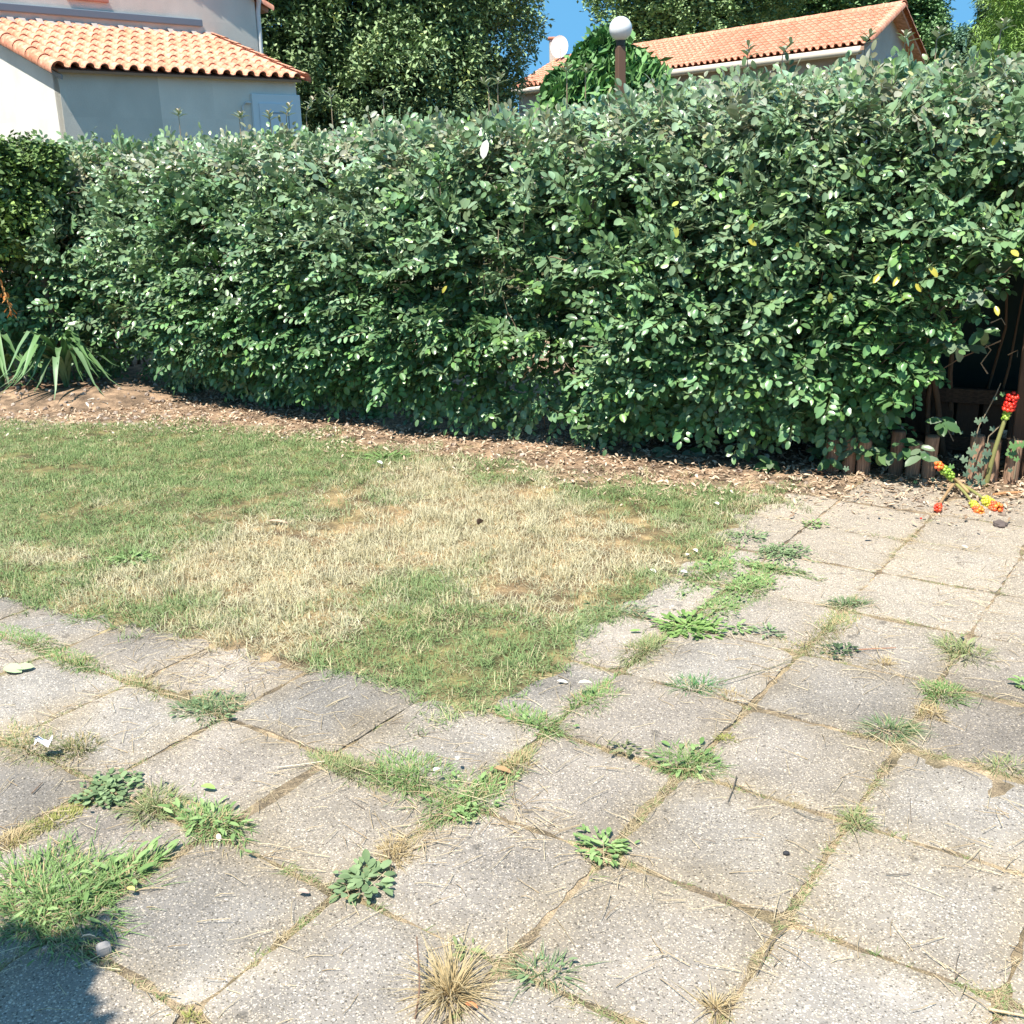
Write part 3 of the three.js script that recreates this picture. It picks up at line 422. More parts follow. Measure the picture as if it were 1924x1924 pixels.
// ------------------------------------------------------------------ houses
function roofTile(w, len, r, th = 0.013) { // roman tile: pan and barrel, running from z = 0 (lower edge) up to z = -len
  const b = new MB(), pr = []; for (let k = 0; k <= 8; k++) { const a = Math.PI * (1 - k / 8); pr.push([r + r * Math.cos(a), r * 0.92 * Math.sin(a) + 0.012]); } pr.push([lerp(2 * r, w, 0.35), 0.003], [lerp(2 * r, w, 0.7), 0.002], [w + 0.006, 0.011]);
  const pts = [], T = [], uv = [], m = pr.length; for (const z of [0, -len]) for (const dy of [0, -th]) for (const [x, y] of pr) { pts.push(V(x * (z ? 0.97 : 1), y + dy + (z ? -0.012 : 0.006), z)); uv.push([x, z]); }
  for (let k = 0; k < m - 1; k++) { const A = k, C = 2 * m + k; T.push(A, A + 1, C + 1, A, C + 1, C); }
  b.add(pts, T, [1, 1, 1], uv);
  const f = [], FT = [], fu = []; for (const dy of [0, -th]) for (const [x, y] of pr) { f.push(V(x, y + dy + 0.006, 0)); fu.push([x, dy]); } for (let k = 0; k < m - 1; k++) FT.push(k, m + k, k + 1, k + 1, m + k, m + k + 1);
  b.add(f, FT, [1, 1, 1], fu); const u = [], UT = []; for (const z of [0, -len]) for (const [x, y] of pr) u.push(V(x, y - th + (z ? -0.012 : 0.006), z)); for (let k = 0; k < m - 1; k++) UT.push(k, m + k, k + 1, k + 1, m + k, m + k + 1);
  return b.add(u, UT, [1, 1, 1]).geo();
}
function capTile(len, r, arc = Math.PI, th = 0.013) { // half-round cap along z
  const b = new MB(), n = 10, o = [], T = []; for (const z of [0, -len]) for (const rad of [r * (z ? 0.92 : 1), (r - th) * (z ? 0.92 : 1)]) for (let k = 0; k <= n; k++) { const a = Math.PI / 2 + arc * (0.5 - k / n); o.push(V(Math.cos(a) * rad, Math.sin(a) * rad, z)); }
  const m = n + 1; for (let k = 0; k < n; k++) T.push(k, k + 1, 2 * m + k + 1, k, 2 * m + k + 1, 2 * m + k, k, m + k, k + 1, k + 1, m + k, m + k + 1, m + k, 3 * m + k, m + k + 1, m + k + 1, 3 * m + k, 3 * m + k + 1);
  return b.add(o, T, [1, 1, 1], o.map((q) => [q.x, q.z])).geo();
}
const clay = () => clays[Math.floor(rnd() * clays.length)];
{ // house with a tiled lean-to, upper left
  const KS = 1.15, TH = 0.80, eaveH = 1.5 + 1.1 * KS, corner = at(103, 128, eaveH), L = 3.1828 * KS, RUN = 2.3, SL = 0.33, ang = Math.atan(SL);
  const hs = thing('house', 'pale rendered house with an orange tiled lean-to, beyond the hedge', 'house', V(corner.x, 0, corner.z)); hs.rotation.y = TH;
  const cream = stucco(0.86, 0.8, 0.74), white = stucco(0.95, 0.94, 0.92), grey = stucco(0.74, 0.73, 0.68), grey2 = stucco(0.95, 0.91, 0.84);
  const wz = -0.14, wx0 = 0.09, wx1 = L - 0.07, wallTop = (z) => eaveH - 0.075 - (z) * SL;
  // lean-to: front wall in two paints, side walls that follow the roof
  const org = hs.position, lz = V(Math.sin(TH), 0, Math.cos(TH)), lx = V(Math.cos(TH), 0, -Math.sin(TH));
  const onWall = (px, py, z) => { const d = ray(px, py), o = camera.position.clone().sub(org), t = (z - o.dot(lz)) / d.dot(lz), q = o.addScaledVector(d, t); return [q.dot(lx), q.y]; }; // local x, y of a pixel on a plane parallel to the long wall
  const quad = (pts, th, mat, name) => { const b = new MB(), n = V().crossVectors(pts[1].clone().sub(pts[0]), pts[3].clone().sub(pts[0])).normalize(), k = pts.map((q) => q.clone().addScaledVector(n, -th)), uvq = (q) => [Math.abs(n.x) > 0.7 ? q.z : q.x, q.y]; b.add(pts, [0, 1, 2, 0, 2, 3], [1, 1, 1], pts.map(uvq)); b.add(k, [0, 2, 1, 0, 3, 2], [1, 1, 1], k.map(uvq)); for (let a = 0; a < 4; a++) { const c = (a + 1) % 4; b.add([pts[a], k[a], k[c], pts[c]], [0, 1, 2, 0, 2, 3], [1, 1, 1]); } return part(name, b, mat, hs); };
  const seam = 1.42; let t = wallTop(wz);
  quad([V(wx0, 0, wz), V(seam, 0, wz), V(seam, t, wz), V(wx0, t, wz)], 0.15, grey, 'lean_to_wall'); quad([V(seam, 0, wz), V(wx1, 0, wz), V(wx1, t, wz), V(seam, t, wz)], 0.15, grey2, 'lean_to_wall');
  quad([V(wx0, 0, -RUN), V(wx0, 0, wz - 0.002), V(wx0, t, wz - 0.002), V(wx0, wallTop(-RUN), -RUN)], 0.15, white, 'end_wall'); quad([V(wx1, 0, wz - 0.152), V(wx1, 0, -RUN), V(wx1, wallTop(-RUN), -RUN), V(wx1, t + 0.05, wz - 0.152)], 0.15, white, 'end_wall');
  // main wall behind, with its corner
  const mc = onWall(482, 50, -RUN)[0], mw = part('wall', new MB().box(9 + mc, 7.5, 0.25, T4((mc - 9) / 2, 3.75, -RUN - 0.127)), cream, hs); part('wall', new MB().box(0.25, 7.5, 7, T4(mc - 0.127, 3.75, -RUN - 3.76)), cream, hs);
  const deck = part('lean_to_roof', new MB().box(L - 0.1, 0.03, RUN / Math.cos(ang) - 0.06, T4(L / 2, eaveH + RUN * SL / 2 - 0.035, -RUN / 2, 0, ang)), paint(0.3, 0.2, 0.14), hs);
  const cols = 19, rows = 7, pw = L / cols, pl = RUN / Math.cos(ang) / rows, tg = [0, 1, 2].map(() => roofTile(pw, pl + 0.07, pw * 0.31)), roof = deck;
  const inv = new THREE.Matrix4(); deck.updateMatrix();
  for (let r = 0; r < rows; r++) for (let c = 0; c < cols; c++) { const q = part('roof_tile', tg[(r + c) % 3], clay(), roof), z = -r * pl * Math.cos(ang); q.position.set(c * pw + rr(-0.004, 0.004), eaveH - z * SL + 0.012, z + rr(-0.006, 0.006)); q.rotation.set(ang + rr(-0.012, 0.004), rr(-0.01, 0.01), 0); }
  const vg = capTile(pl + 0.09, 0.1, 2.2); // verge tiles on both ends
  for (let r = 0; r < rows; r++) for (const s of [0, 1]) { const q = part('verge_tile', vg, clay(), roof), z = -(r - 0.02) * pl * Math.cos(ang); q.position.set(s ? L + 0.0 : 0.045, eaveH - z * SL - 0.01, z); q.rotation.set(ang - 0.035, 0, s ? -0.75 : 0.95, 'YXZ'); q.rotation.order = 'YXZ'; }
  part('verge_board', new MB().box(0.02, 0.05, RUN / Math.cos(ang), T4(0.075, eaveH + RUN * SL / 2 - 0.1, -RUN / 2, 0, ang)), paint(0.25, 0.28, 0.3), hs);
  // mortar line and flashing where the roof meets the wall
  const mo = new MB(); for (let k = 0; k < 46; k++) mo.add((() => { const x = k / 46 * L, y = eaveH + RUN * SL - 0.02, h = 0.065 + 0.025 * Math.sin(k * 2.48) + rr(-0.012, 0.012), w = L / 46 + 0.01; return [V(x, y - 0.02, -RUN + 0.16), V(x + w, y - 0.02, -RUN + 0.16), V(x + w, y + h, -RUN + 0.06), V(x, y + h, -RUN + 0.06), V(x + w, y + h, -RUN + 0.01), V(x, y + h, -RUN + 0.01)]; })(), [0, 1, 2, 0, 2, 3, 3, 2, 4, 3, 4, 5], [1, 1, 1]);
  part('mortar', mo, stucco(0.5, 0.44, 0.42), hs);
  part('flashing', new RoundedBoxGeometry(L + 0.02, 0.1, 0.05, 2, 0.012).translate((L + 0.02) / 2 - 0.2, eaveH + RUN * SL + 0.19, -RUN + 0.03), paint(0.17, 0.22, 0.27, 0.5), hs); part('flashing', new RoundedBoxGeometry(3, 0.1, 0.05, 2, 0.012).translate(-1.71, eaveH + RUN * SL + 0.19, -RUN + 0.03), paint(0.17, 0.22, 0.27, 0.5), hs);
  part('window_sill', new RoundedBoxGeometry(onWall(205, 3, -RUN + 0.05)[0] - onWall(128, 0, -RUN + 0.05)[0], 0.06, 0.2, 2, 0.01).translate((onWall(205, 3, -RUN + 0.05)[0] + onWall(128, 0, -RUN + 0.05)[0]) / 2, onWall(205, 5, -RUN + 0.05)[1] + 0.03, -RUN - 0.05), paint(0.52, 0.23, 0.17, 0.8), hs);
  // upper roof verge at the house corner: tile ends that throw the toothed shadow
  const up = part('upper_roof', new MB().box(5, 0.05, 6.6, T4(mc + 0.27 - 2.5 * Math.cos(0.42), 3.98 + 2.5 * Math.sin(0.42), -RUN - 3.33, 0, 0, -0.42)), paint(0.5, 0.3, 0.22), hs);
  const vs = 0.42; for (let k = 0; k < 9; k++) { const q = part('verge_tile', capTile(0.42, 0.11), clay(), up); q.position.set(mc + 0.3 - k * 0.36 * Math.cos(vs), 3.98 + k * 0.36 * Math.sin(vs), -RUN - 0.03); q.rotation.set(0, Math.PI / 2, 0); q.rotation.order = 'ZYX'; q.rotation.z = -vs; }
  part('downpipe', new MB().tube([V(mc - 0.08, 4.2, -RUN + 0.1), V(mc + 0.05, 4.12, -RUN + 0.06), V(mc + 0.06, 3.95, -RUN - 0.02), V(mc + 0.05, 2.0, -RUN - 0.04)], 0.04, 0.04, 10, [1, 1, 1]), paint(0.75, 0.74, 0.72), hs);
  // meter cupboard and its conduit on the front wall
  const [cxa, cya] = onWall(469, 176, wz), [cxb] = onWall(560, 184, wz), cx = (cxa + cxb) / 2, cy = cya - 0.45; const cup = part('cupboard', new RoundedBoxGeometry(cxb - cxa, 0.9, 0.05, 2, 0.008).translate(cx, cy, wz + 0.024), paint(0.68, 0.75, 0.78, 0.5), hs);
  part('cupboard_door', new RoundedBoxGeometry((cxb - cxa) * 0.76, 0.72, 0.02, 2, 0.006).translate(cx, cy - 0.03, wz + 0.056), paint(0.64, 0.72, 0.77, 0.5), cup); for (const [x, y, w, h] of [[0, 0.2, 0.34, 0.016], [-0.17, -0.07, 0.014, 0.53], [0.17, -0.07, 0.014, 0.53]]) part('door_groove', new MB().box(w, h, 0.006, T4(cx + x, cy + y, wz + 0.068)), paint(0.2, 0.28, 0.36), cup);
  part('conduit', new MB().tube([V(cxa - 0.02, cya - 0.12, wz + 0.03), V(cxa - 0.1, cya - 0.12, wz + 0.03), V(cxa - 0.15, cya - 0.16, wz + 0.03), V(cxa - 0.16, 1.3, wz + 0.03)], 0.014, 0.014, 8, [1, 1, 1]), paint(0.62, 0.64, 0.64), hs);
  part('side_door', new MB().box(1.4, 2.1, 0.04, T4(-0.95, 1.2, -RUN + 0.022)), paint(0.02, 0.05, 0.06), hs);
}
{ // far house, upper right: skewed plan fitted to its ridge
  const H = 4.3, R1 = at(1695, 10, H), R0 = at(1042, 112, H), u = R0.clone().sub(R1), len = u.length(); u.normalize();
  const ga = 32 * Math.PI / 180, g = V(Math.sin(ga), 0, -Math.cos(ga)), half = 2.5, drop = 0.86, E1 = R1.clone().addScaledVector(g, -half).add(V(0, -drop, 0)), E2 = R1.clone().addScaledVector(g, half).add(V(0, -drop, 0));
  const fh = thing('far_house', 'long house with an orange tiled gable roof seen over the hedge', 'house'), wallM = stucco(0.72, 0.64, 0.6), slope = E1.clone().sub(R1), sl = slope.length();
  const s1 = slope.clone().normalize(), nf = V().crossVectors(u, s1).normalize(); if (nf.y < 0) nf.negate();
  const inset = 0.28, ga1 = R1.clone().addScaledVector(u, inset), gw = [ga1.clone().addScaledVector(g, -half + 0.3), ga1.clone().addScaledVector(g, half - 0.3)], lo = (q) => V(q.x, 0, q.z), dr = drop * (half - 0.3) / half + 0.1;
  const wall = new MB(); const A = gw[0].clone().add(V(0, -dr, 0)), Bp = gw[1].clone().add(V(0, -dr, 0)), ap = ga1.clone().add(V(0, -0.1, 0)); wall.add([lo(A), lo(Bp), Bp, ap, A], [0, 1, 2, 0, 2, 4, 4, 2, 3], [1, 1, 1], [lo(A), lo(Bp), Bp, ap, A].map((q) => [q.z, q.y]));
  const A0 = A.clone().addScaledVector(u, len - 0.5), B0 = Bp.clone().addScaledVector(u, len - 0.5); for (const [a, b] of [[A, A0], [Bp, B0]]) wall.add([lo(a), lo(b), b, a], [0, 1, 2, 0, 2, 3], [1, 1, 1], [lo(a), lo(b), b, a].map((q) => [q.x, q.y])); wall.add([lo(A0), lo(B0), B0, ap.clone().addScaledVector(u, len - 0.5), A0], [0, 2, 1, 0, 4, 2, 4, 3, 2], [1, 1, 1]);
  part('wall', wall, wallM, fh);
  const slabOf = (e) => { const b = new MB(), q = [R1, R1.clone().addScaledVector(u, len), R0.clone().add(e.clone().sub(R1)), e].map((x) => x.clone().add(V(0, -0.045, 0))); b.add(q, [0, 1, 2, 0, 2, 3], [1, 1, 1]); const k = q.map((x) => x.clone().add(V(0, -0.06, 0))); b.add(k, [0, 2, 1, 0, 3, 2], [1, 1, 1]); for (let a = 0; a < 4; a++) { const c = (a + 1) % 4; b.add([q[a], k[a], k[c], q[c]], [0, 1, 2, 0, 2, 3], [1, 1, 1]); } return b; };
  const roof = part('roof', slabOf(E1), paint(0.42, 0.26, 0.18), fh); part('roof', slabOf(E2), clays[0], fh);
  const rows = 11, pw = 0.175, cols = Math.floor(len / pw), pl = sl / rows, base = roofTile(pw, pl + 0.06, pw * 0.3);
  const sk = (c, r) => { const o = R1.clone().addScaledVector(u, (c + 1) * pw).addScaledVector(s1, (r + 1) * pl).addScaledVector(nf, 0.0); return new THREE.Matrix4().makeBasis(u.clone().negate(), nf, s1).setPosition(o); };
  const rest = new MB(); let n = 0; const bp = base.attributes.position, bi = base.index.array, buv = base.attributes.uv;
  for (let c = 0; c < cols; c++) for (let r = 0; r < rows; r++) {
    const m = sk(c, r); if (n++ < 290) { const q = part('roof_tile', base, clay(), roof); q.matrixAutoUpdate = true; q.geometry = base.clone().applyMatrix4(m); } else { const pts = [], uv = []; for (let k = 0; k < bp.count; k++) { pts.push(V().fromBufferAttribute(bp, k).applyMatrix4(m)); uv.push([buv.getX(k) + c * 0.17, buv.getY(k) + r * 0.31]); } rest.add(pts, bi, [1, 1, 1], uv); }
  }
  part('roof_tiles', rest, clays[0], roof).userData.kind = 'stuff';
  const cap = capTile(0.42, 0.12), nc = Math.floor(len / 0.4); for (let k = 0; k < nc; k++) { const q = part('ridge_tile', cap, clay(), roof); q.applyMatrix4(basis(R1.clone().addScaledVector(u, k * 0.4 - 0.05).add(V(0, -0.03, 0)), u.clone().negate(), V(0, 1, 0), 1)); }
  for (const e of [E1, E2]) { const d = e.clone().sub(R1), m = Math.floor(d.length() / 0.36); d.normalize(); const vt = capTile(0.38, 0.1); for (let k = 0; k < m; k++) { const q = part('verge_tile', vt, clay(), roof); q.applyMatrix4(basis(R1.clone().addScaledVector(d, (k + 1) * 0.36).addScaledVector(u, 0.02).add(V(0, -0.02, 0)), d, V(0, 1, 0), 1)); } }
  const gt = new MB(); const ga0 = E1.clone().add(V(0, -0.1, 0)).addScaledVector(u, 0.1); gt.tube([ga0, ga0.clone().addScaledVector(u, len * 0.5), ga0.clone().addScaledVector(u, len)], 0.075, 0.075, 8, [1, 1, 1]); part('gutter', gt, paint(0.72, 0.64, 0.54), fh);
  const wv = ga1.clone().addScaledVector(g, 0.25).add(V(0, -1.3, 0)).addScaledVector(u, -0.02), win = part('window', new MB().box(0.5, 0.8, 0.05, basis(wv, u.clone().cross(V(0, 1, 0)).cross(V(0, 1, 0)).lengthSq() ? V().crossVectors(g, V(0, 1, 0)) : u, V(0, 1, 0), 1)), paint(0.42, 0.55, 0.68, 0.4), fh);
  const ch = R0.clone().addScaledVector(u, -0.05); part('chimney', new RoundedBoxGeometry(0.34, 1.6, 0.34, 2, 0.02).translate(ch.x, ch.y - 0.3, ch.z), stucco(0.7, 0.68, 0.66), fh); part('chimney_cap', new RoundedBoxGeometry(0.42, 0.06, 0.42, 2, 0.02).translate(ch.x, ch.y + 0.53, ch.z), clays[2], fh);
  const dp = far(1052, 90, -ch.z - 0.6), dish = thing('satellite_dish', 'round white satellite dish mounted on the chimney of the far house', 'satellite dish', dp), lt = new THREE.LatheGeometry([[0, 0], [0.12, 0.012], [0.24, 0.05], [0.33, 0.1], [0.335, 0.1], [0.24, 0.035], [0, -0.015]].map(([x, y]) => new THREE.Vector2(x, y)), 28).rotateX(Math.PI / 2 - 0.25); lt.scale(0.72, 0.9, 1); part('reflector', lt, paint(0.85, 0.85, 0.85, 0.5), dish).rotation.y = -0.2;
  part('mount_arm', new MB().tube([V(0, -0.02, -0.05), V(0, -0.2, -0.25), V(0, -0.35, -0.4)], 0.025, 0.025, 8, [1, 1, 1]), paint(0.4, 0.4, 0.4), dish); part('feed_arm', new MB().tube([V(0, -0.3, 0.05), V(0, -0.25, 0.3), V(0, -0.05, 0.4)], 0.014, 0.014, 6, [1, 1, 1]), paint(0.6, 0.6, 0.6), dish);
}
{ // lamp
  const D = 11.4, c = far(1166, 54, D), r = 19.5 * D / F * 1.02, g = thing('globe_lamp', 'white globe garden lamp on a square brown post behind the hedge', 'lamp', V(c.x, 0, c.z));
  part('globe', new THREE.SphereGeometry(r, 40, 28).translate(0, c.y, 0), new THREE.MeshPhysicalMaterial({ color: new THREE.Color().setRGB(0.86, 0.87, 0.88), roughness: 0.25, clearcoat: 0.5, clearcoatRoughness: 0.1 }), g);
  part('collar', new THREE.CylinderGeometry(r * 0.42, r * 0.36, 0.05, 20).translate(0, c.y - r - 0.018, 0), paint(0.05, 0.06, 0.05), g);
  const h = c.y - r - 0.045; part('post', new RoundedBoxGeometry(0.082, h, 0.082, 2, 0.008).rotateY(0.35).translate(0, h / 2, 0), paint(0.15, 0.085, 0.055, 0.7), g);
}
// ------------------------------------------------------------------ right end: fence, palisade edging, ivy, arum
{
  const p0 = at(1700, 872), fx = hedgeCurve.getTangentAt(0.85), dir = fx.clone().setY(0).normalize(), nb = V(dir.z, 0, -dir.x); if (nb.z > 0) nb.negate();
  const ry = Math.atan2(-dir.z, dir.x), o = at(1800, 905).addScaledVector(nb, 0.5);
  const f = thing('board_fence', 'low dark wooden board fence in the shade under the hedge end', 'fence', o); f.rotation.y = ry;
  for (let k = -14; k < 9; k++) part('board', new RoundedBoxGeometry(0.105, rr(0.33, 0.35), 0.022, 1, 0.004).translate(k * 0.125, 0.17, 0), M.wood0 ??= std({ map: woodMap, color: new THREE.Color().setRGB(0.19, 0.17, 0.15), roughness: 0.9 }), f);
  for (const y of [0.08, 0.33]) part('rail', new RoundedBoxGeometry(2.9, 0.075, 0.035, 1, 0.004).translate(-0.31, y, 0.032), M.wood0, f);
  const post = at(1916, 905); post.addScaledVector(nb, 0.12); const q = single('fence_post', new RoundedBoxGeometry(0.11, 0.95, 0.11, 2, 0.008).translate(0, 0.475, 0), std({ map: woodMap, color: new THREE.Color().setRGB(0.3, 0.23, 0.19), roughness: 0.9 }), 'square reddish brown wooden post by the tall berry stalk', 'post', post); q.rotation.y = ry;
  const sh = thing('shade_net', 'dark green mesh panel hanging behind the low board fence', 'screen', o.clone().addScaledVector(nb, 0.25)); sh.rotation.y = ry; part('mesh_panel', new THREE.PlaneGeometry(3.4, 1.3, 20, 6).translate(-0.1, 0.75, 0), std({ color: new THREE.Color().setRGB(0.018, 0.035, 0.03), roughness: 1, side: THREE.DoubleSide }), sh); part('edge_rope', new MB().tube([V(-1.8, 1.4, 0), V(0, 1.395, 0), V(1.6, 1.4, 0)], 0.008, 0.008, 6, [1, 1, 1]), paint(0.03, 0.05, 0.04), sh);
  // palisade of short half-round logs
  const e = thing('log_edging', 'row of short weathered log stakes edging the bed by the berry stalks', 'edging'), lg = [0, 1, 2].map((k) => { const b = new MB(), n = 10, r = 0.034, h = 0.2 + 0.015 * k, pts = [], T = [], uv = []; for (const [y, rad] of [[-0.05, r], [h - 0.008, r], [h, r * 0.82]]) for (let a = 0; a < n; a++) { const an = a / n * 6.283; pts.push(V(Math.cos(an) * rad, y, Math.sin(an) * rad)); uv.push([an * r, y]); } for (let l = 0; l < 2; l++) for (let a = 0; a < n; a++) { const c = (a + 1) % n; T.push(l * n + a, (l + 1) * n + a, l * n + c, l * n + c, (l + 1) * n + a, (l + 1) * n + c); } pts.push(V(0, h + 0.002, 0)); uv.push([0, 0]); for (let a = 0; a < n; a++) T.push(2 * n + a, 3 * n, 2 * n + (a + 1) % n); return b.add(pts, T, [1, 1, 1], uv).geo(); });
  const lm = [[0.95, 0.82, 0.74], [0.7, 0.6, 0.54], [0.5, 0.44, 0.4]].map((c) => std({ map: woodMap, color: new THREE.Color().setRGB(...c), roughness: 0.95 })), a = at(1560, 893).addScaledVector(nb, 0.06), b = at(1990, 912).addScaledVector(nb, 0.02), n = Math.floor(a.distanceTo(b) / 0.073);
  for (let k = 0; k <= n; k++) { const px = k / n; if ([3, 7, 8, 12].includes(k)) continue; const s = part('log', lg[Math.floor(rnd() * 3)], lm[Math.floor(rnd() * 3)], e); s.position.copy(a).lerp(b, px).add(V(rr(-0.006, 0.006), rr(-0.04, 0), rr(-0.01, 0.01))); s.rotation.set(rr(-0.06, 0.06), rnd() * 6, rr(-0.06, 0.06)); }
  // ivy
  const iv = thing('ivy', 'dark green lobed ivy creeping over the log stakes', 'ivy'), il = (() => { const s = new THREE.Shape(); const pt = []; for (let k = 0; k <= 20; k++) { const t = k / 20 * 2 - 1, an = t * Math.PI * 0.86, r = 0.55 + 0.45 * Math.abs(Math.cos(an * 2.5 / 0.86 * 0.86)) * (1 - 0.25 * Math.abs(t)); pt.push([Math.sin(an) * r, Math.cos(an) * r]); } const m = new MB(), pts = [V(0, 0, 0)], T = []; for (const [x, y] of pt) pts.push(V(x, -0.18 * (x * x + y * y), y)); for (let k = 1; k < pt.length; k++) T.push(0, k, k + 1); return m.add(pts, T, [1, 1, 1]).geo(); })();
  const im = [[0.06, 0.11, 0.065], [0.1, 0.16, 0.09], [0.09, 0.2, 0.05]].map((c) => new THREE.MeshPhysicalMaterial({ color: new THREE.Color().setRGB(...c), roughness: 0.7, clearcoat: 0.5, clearcoatRoughness: 0.4, side: THREE.DoubleSide }));
  const D = -at(1850, 905).z - 0.1; for (const [px, py, r, c] of [[1826, 848, 12, 1], [1812, 862, 10, 1], [1855, 850, 11, 0], [1853, 862, 12, 1], [1830, 880, 9, 0], [1838, 895, 10, 1], [1822, 905, 9, 0], [1815, 890, 8, 0], [1845, 905, 9, 1], [1788, 876, 7, 2], [1797, 857, 5, 1], [1905, 836, 12, 2], [1900, 850, 13, 2], [1920, 834, 9, 2], [1910, 862, 7, 2], [1830, 815, 7, 0], [1838, 790, 9, 1], [1850, 788, 8, 0], [1806, 812, 5, 1], [1865, 805, 7, 0], [1898, 883, 6, 0], [1834, 912, 8, 0], [1828, 864, 8, 0], [1842, 872, 8, 1], [1870, 748, 5, 1], [1884, 740, 6, 2], [1776, 912, 5, 1], [1753, 901, 6, 1], [1590, 880, 7, 1], [1720, 905, 5, 2], [1856, 836, 6, 1], [1818, 876, 7, 1], [1834, 838, 7, 1]]) { const q = part('leaf', il, im[c], iv), o2 = far(px, py, D + rr(-0.06, 0.04)), s = r * D / F * 0.95; q.applyMatrix4(basis(o2, V(gauss() * 0.6, -1, 0.4), V(-0.2, 0.6, 1), s)); }
  for (const path of [[[1815, 905], [1825, 850], [1840, 800], [1872, 740], [1880, 720]], [[1845, 905], [1850, 860], [1858, 820], [1900, 780]], [[1905, 900], [1912, 850], [1905, 820]]]) part('vine', new MB().tube(path.map(([x, y]) => far(x, y, D + 0.04)), 0.004, 0.0025, 5, [0.3, 0.24, 0.16]), M.bark, iv);
  // arum stalks: stem, then a club of berries
  const bg = new THREE.IcosahedronGeometry(1, 1), bm = (c) => std({ color: new THREE.Color().setRGB(...c), roughness: 0.3 }), RED = [[0.72, 0.03, 0.02], [0.8, 0.06, 0.03]].map(bm), ORG = [[0.85, 0.22, 0.04], [0.8, 0.13, 0.05], [0.88, 0.32, 0.06]].map(bm), YEL = [[0.62, 0.6, 0.05], [0.5, 0.55, 0.06], [0.7, 0.6, 0.08]].map(bm), GRN = [[0.25, 0.42, 0.05], [0.36, 0.5, 0.08]].map(bm);
  function arum(label, path, r, segs, col, br) { const g = thing('arum_stalk', label, 'berry stalk', path[0], 'berry stalks by the log edging'), lp = path.map((q) => q.clone().sub(path[0])); r *= 0.86; const cv = new THREE.CatmullRomCurve3(lp); part('stem', new MB().tube(cv.getPoints(10), r * 1.1, r * 0.85, 9, col), std({ roughness: 0.6, vertexColors: true }), g);
    const d = cv.getTangentAt(1), x = V(0.3, 0.5, 0.8).cross(d).normalize(), y = V().crossVectors(d, x); let z = 0; for (const [cols, rings, rad] of segs) for (let k = 0; k < rings; k++) { const m = Math.max(5, Math.round(6.283 * rad / (br * 1.75))); for (let a = 0; a < m; a++) { const an = (a + (k % 2) / 2) / m * 6.283, q = part('berry', bg, cols[Math.floor(rnd() * cols.length)], g), s = br * rr(0.7, 1.15); q.position.copy(lp[lp.length - 1]).addScaledVector(d, z + br * 0.5 * gauss()).addScaledVector(x, Math.cos(an) * rad * rr(0.85, 1.08)).addScaledVector(y, Math.sin(an) * rad); q.scale.setScalar(s); } z += br * 1.6; } const q = part('berry', bg, segs[segs.length - 1][0][0], g); q.position.copy(lp[lp.length - 1]).addScaledVector(d, z); q.scale.setScalar(br); }
  const olive = [0.28, 0.28, 0.1], tan = [0.42, 0.3, 0.14]; const G = (px, py, y = 0.015) => at(px, py, y); let bs = G(1852, 914, 0); const dd = -bs.z;
  arum('tall upright stalk topped with shiny red berries, before the reddish post', [bs, far(1868, 850, dd - 0.02), far(1889, 786, dd - 0.03)], 0.0125, [[GRN, 3, 0.011], [RED, 5, 0.021]], olive, 0.0095);
  arum('fallen stalk pointing up left with orange and green berries', [G(1820, 925), far(1800, 905, dd - 0.1), far(1788, 895, dd - 0.1)], 0.009, [[GRN, 5, 0.015], [ORG, 2, 0.014]], tan, 0.009);
  arum('fallen stalk ending in yellow then orange berries, the one farthest right', [G(1785, 902, 0.04), G(1820, 918, 0.03), G(1852, 940, 0.02)], 0.009, [[YEL, 5, 0.017], [ORG, 4, 0.018]], olive, 0.0085);
  arum('fallen stalk ending in yellow then red orange berries beside its twin', [G(1795, 908, 0.045), G(1812, 925, 0.03), G(1828, 946, 0.015)], 0.008, [[YEL, 4, 0.012], [ORG, 4, 0.016]], olive, 0.0085);
  arum('fallen brown stalk ending in faded coral red berries', [G(1795, 905, 0.05), G(1778, 928, 0.03), G(1764, 951, 0.02)], 0.008, [[[RED[1], ORG[1]], 4, 0.012]], [0.4, 0.26, 0.14], 0.007);
  single('fallen_stick', new MB().tube([G(1866, 930, 0.01), G(1890, 926, 0.014), G(1925, 925, 0.014), G(1960, 922, 0.01)], 0.007, 0.0055, 7, [0.5, 0.26, 0.12]), M.bark, 'orange brown stick lying on the soil behind the fallen berry stalks', 'stick');
  const clod = new THREE.IcosahedronGeometry(0.03, 2); clod.attributes.position.array.forEach((v, k, q) => { q[k] = v * (0.6 + 0.8 * hash(Math.round(v * 900), 3)); }); clod.computeVertexNormals(); single('earth_clod', clod.scale(0.9, 0.5, 0.8), paint(0.14, 0.11, 0.1, 1), 'dark clod of earth in front of the yellow berries', 'clod', G(1878, 985, 0.008));
}
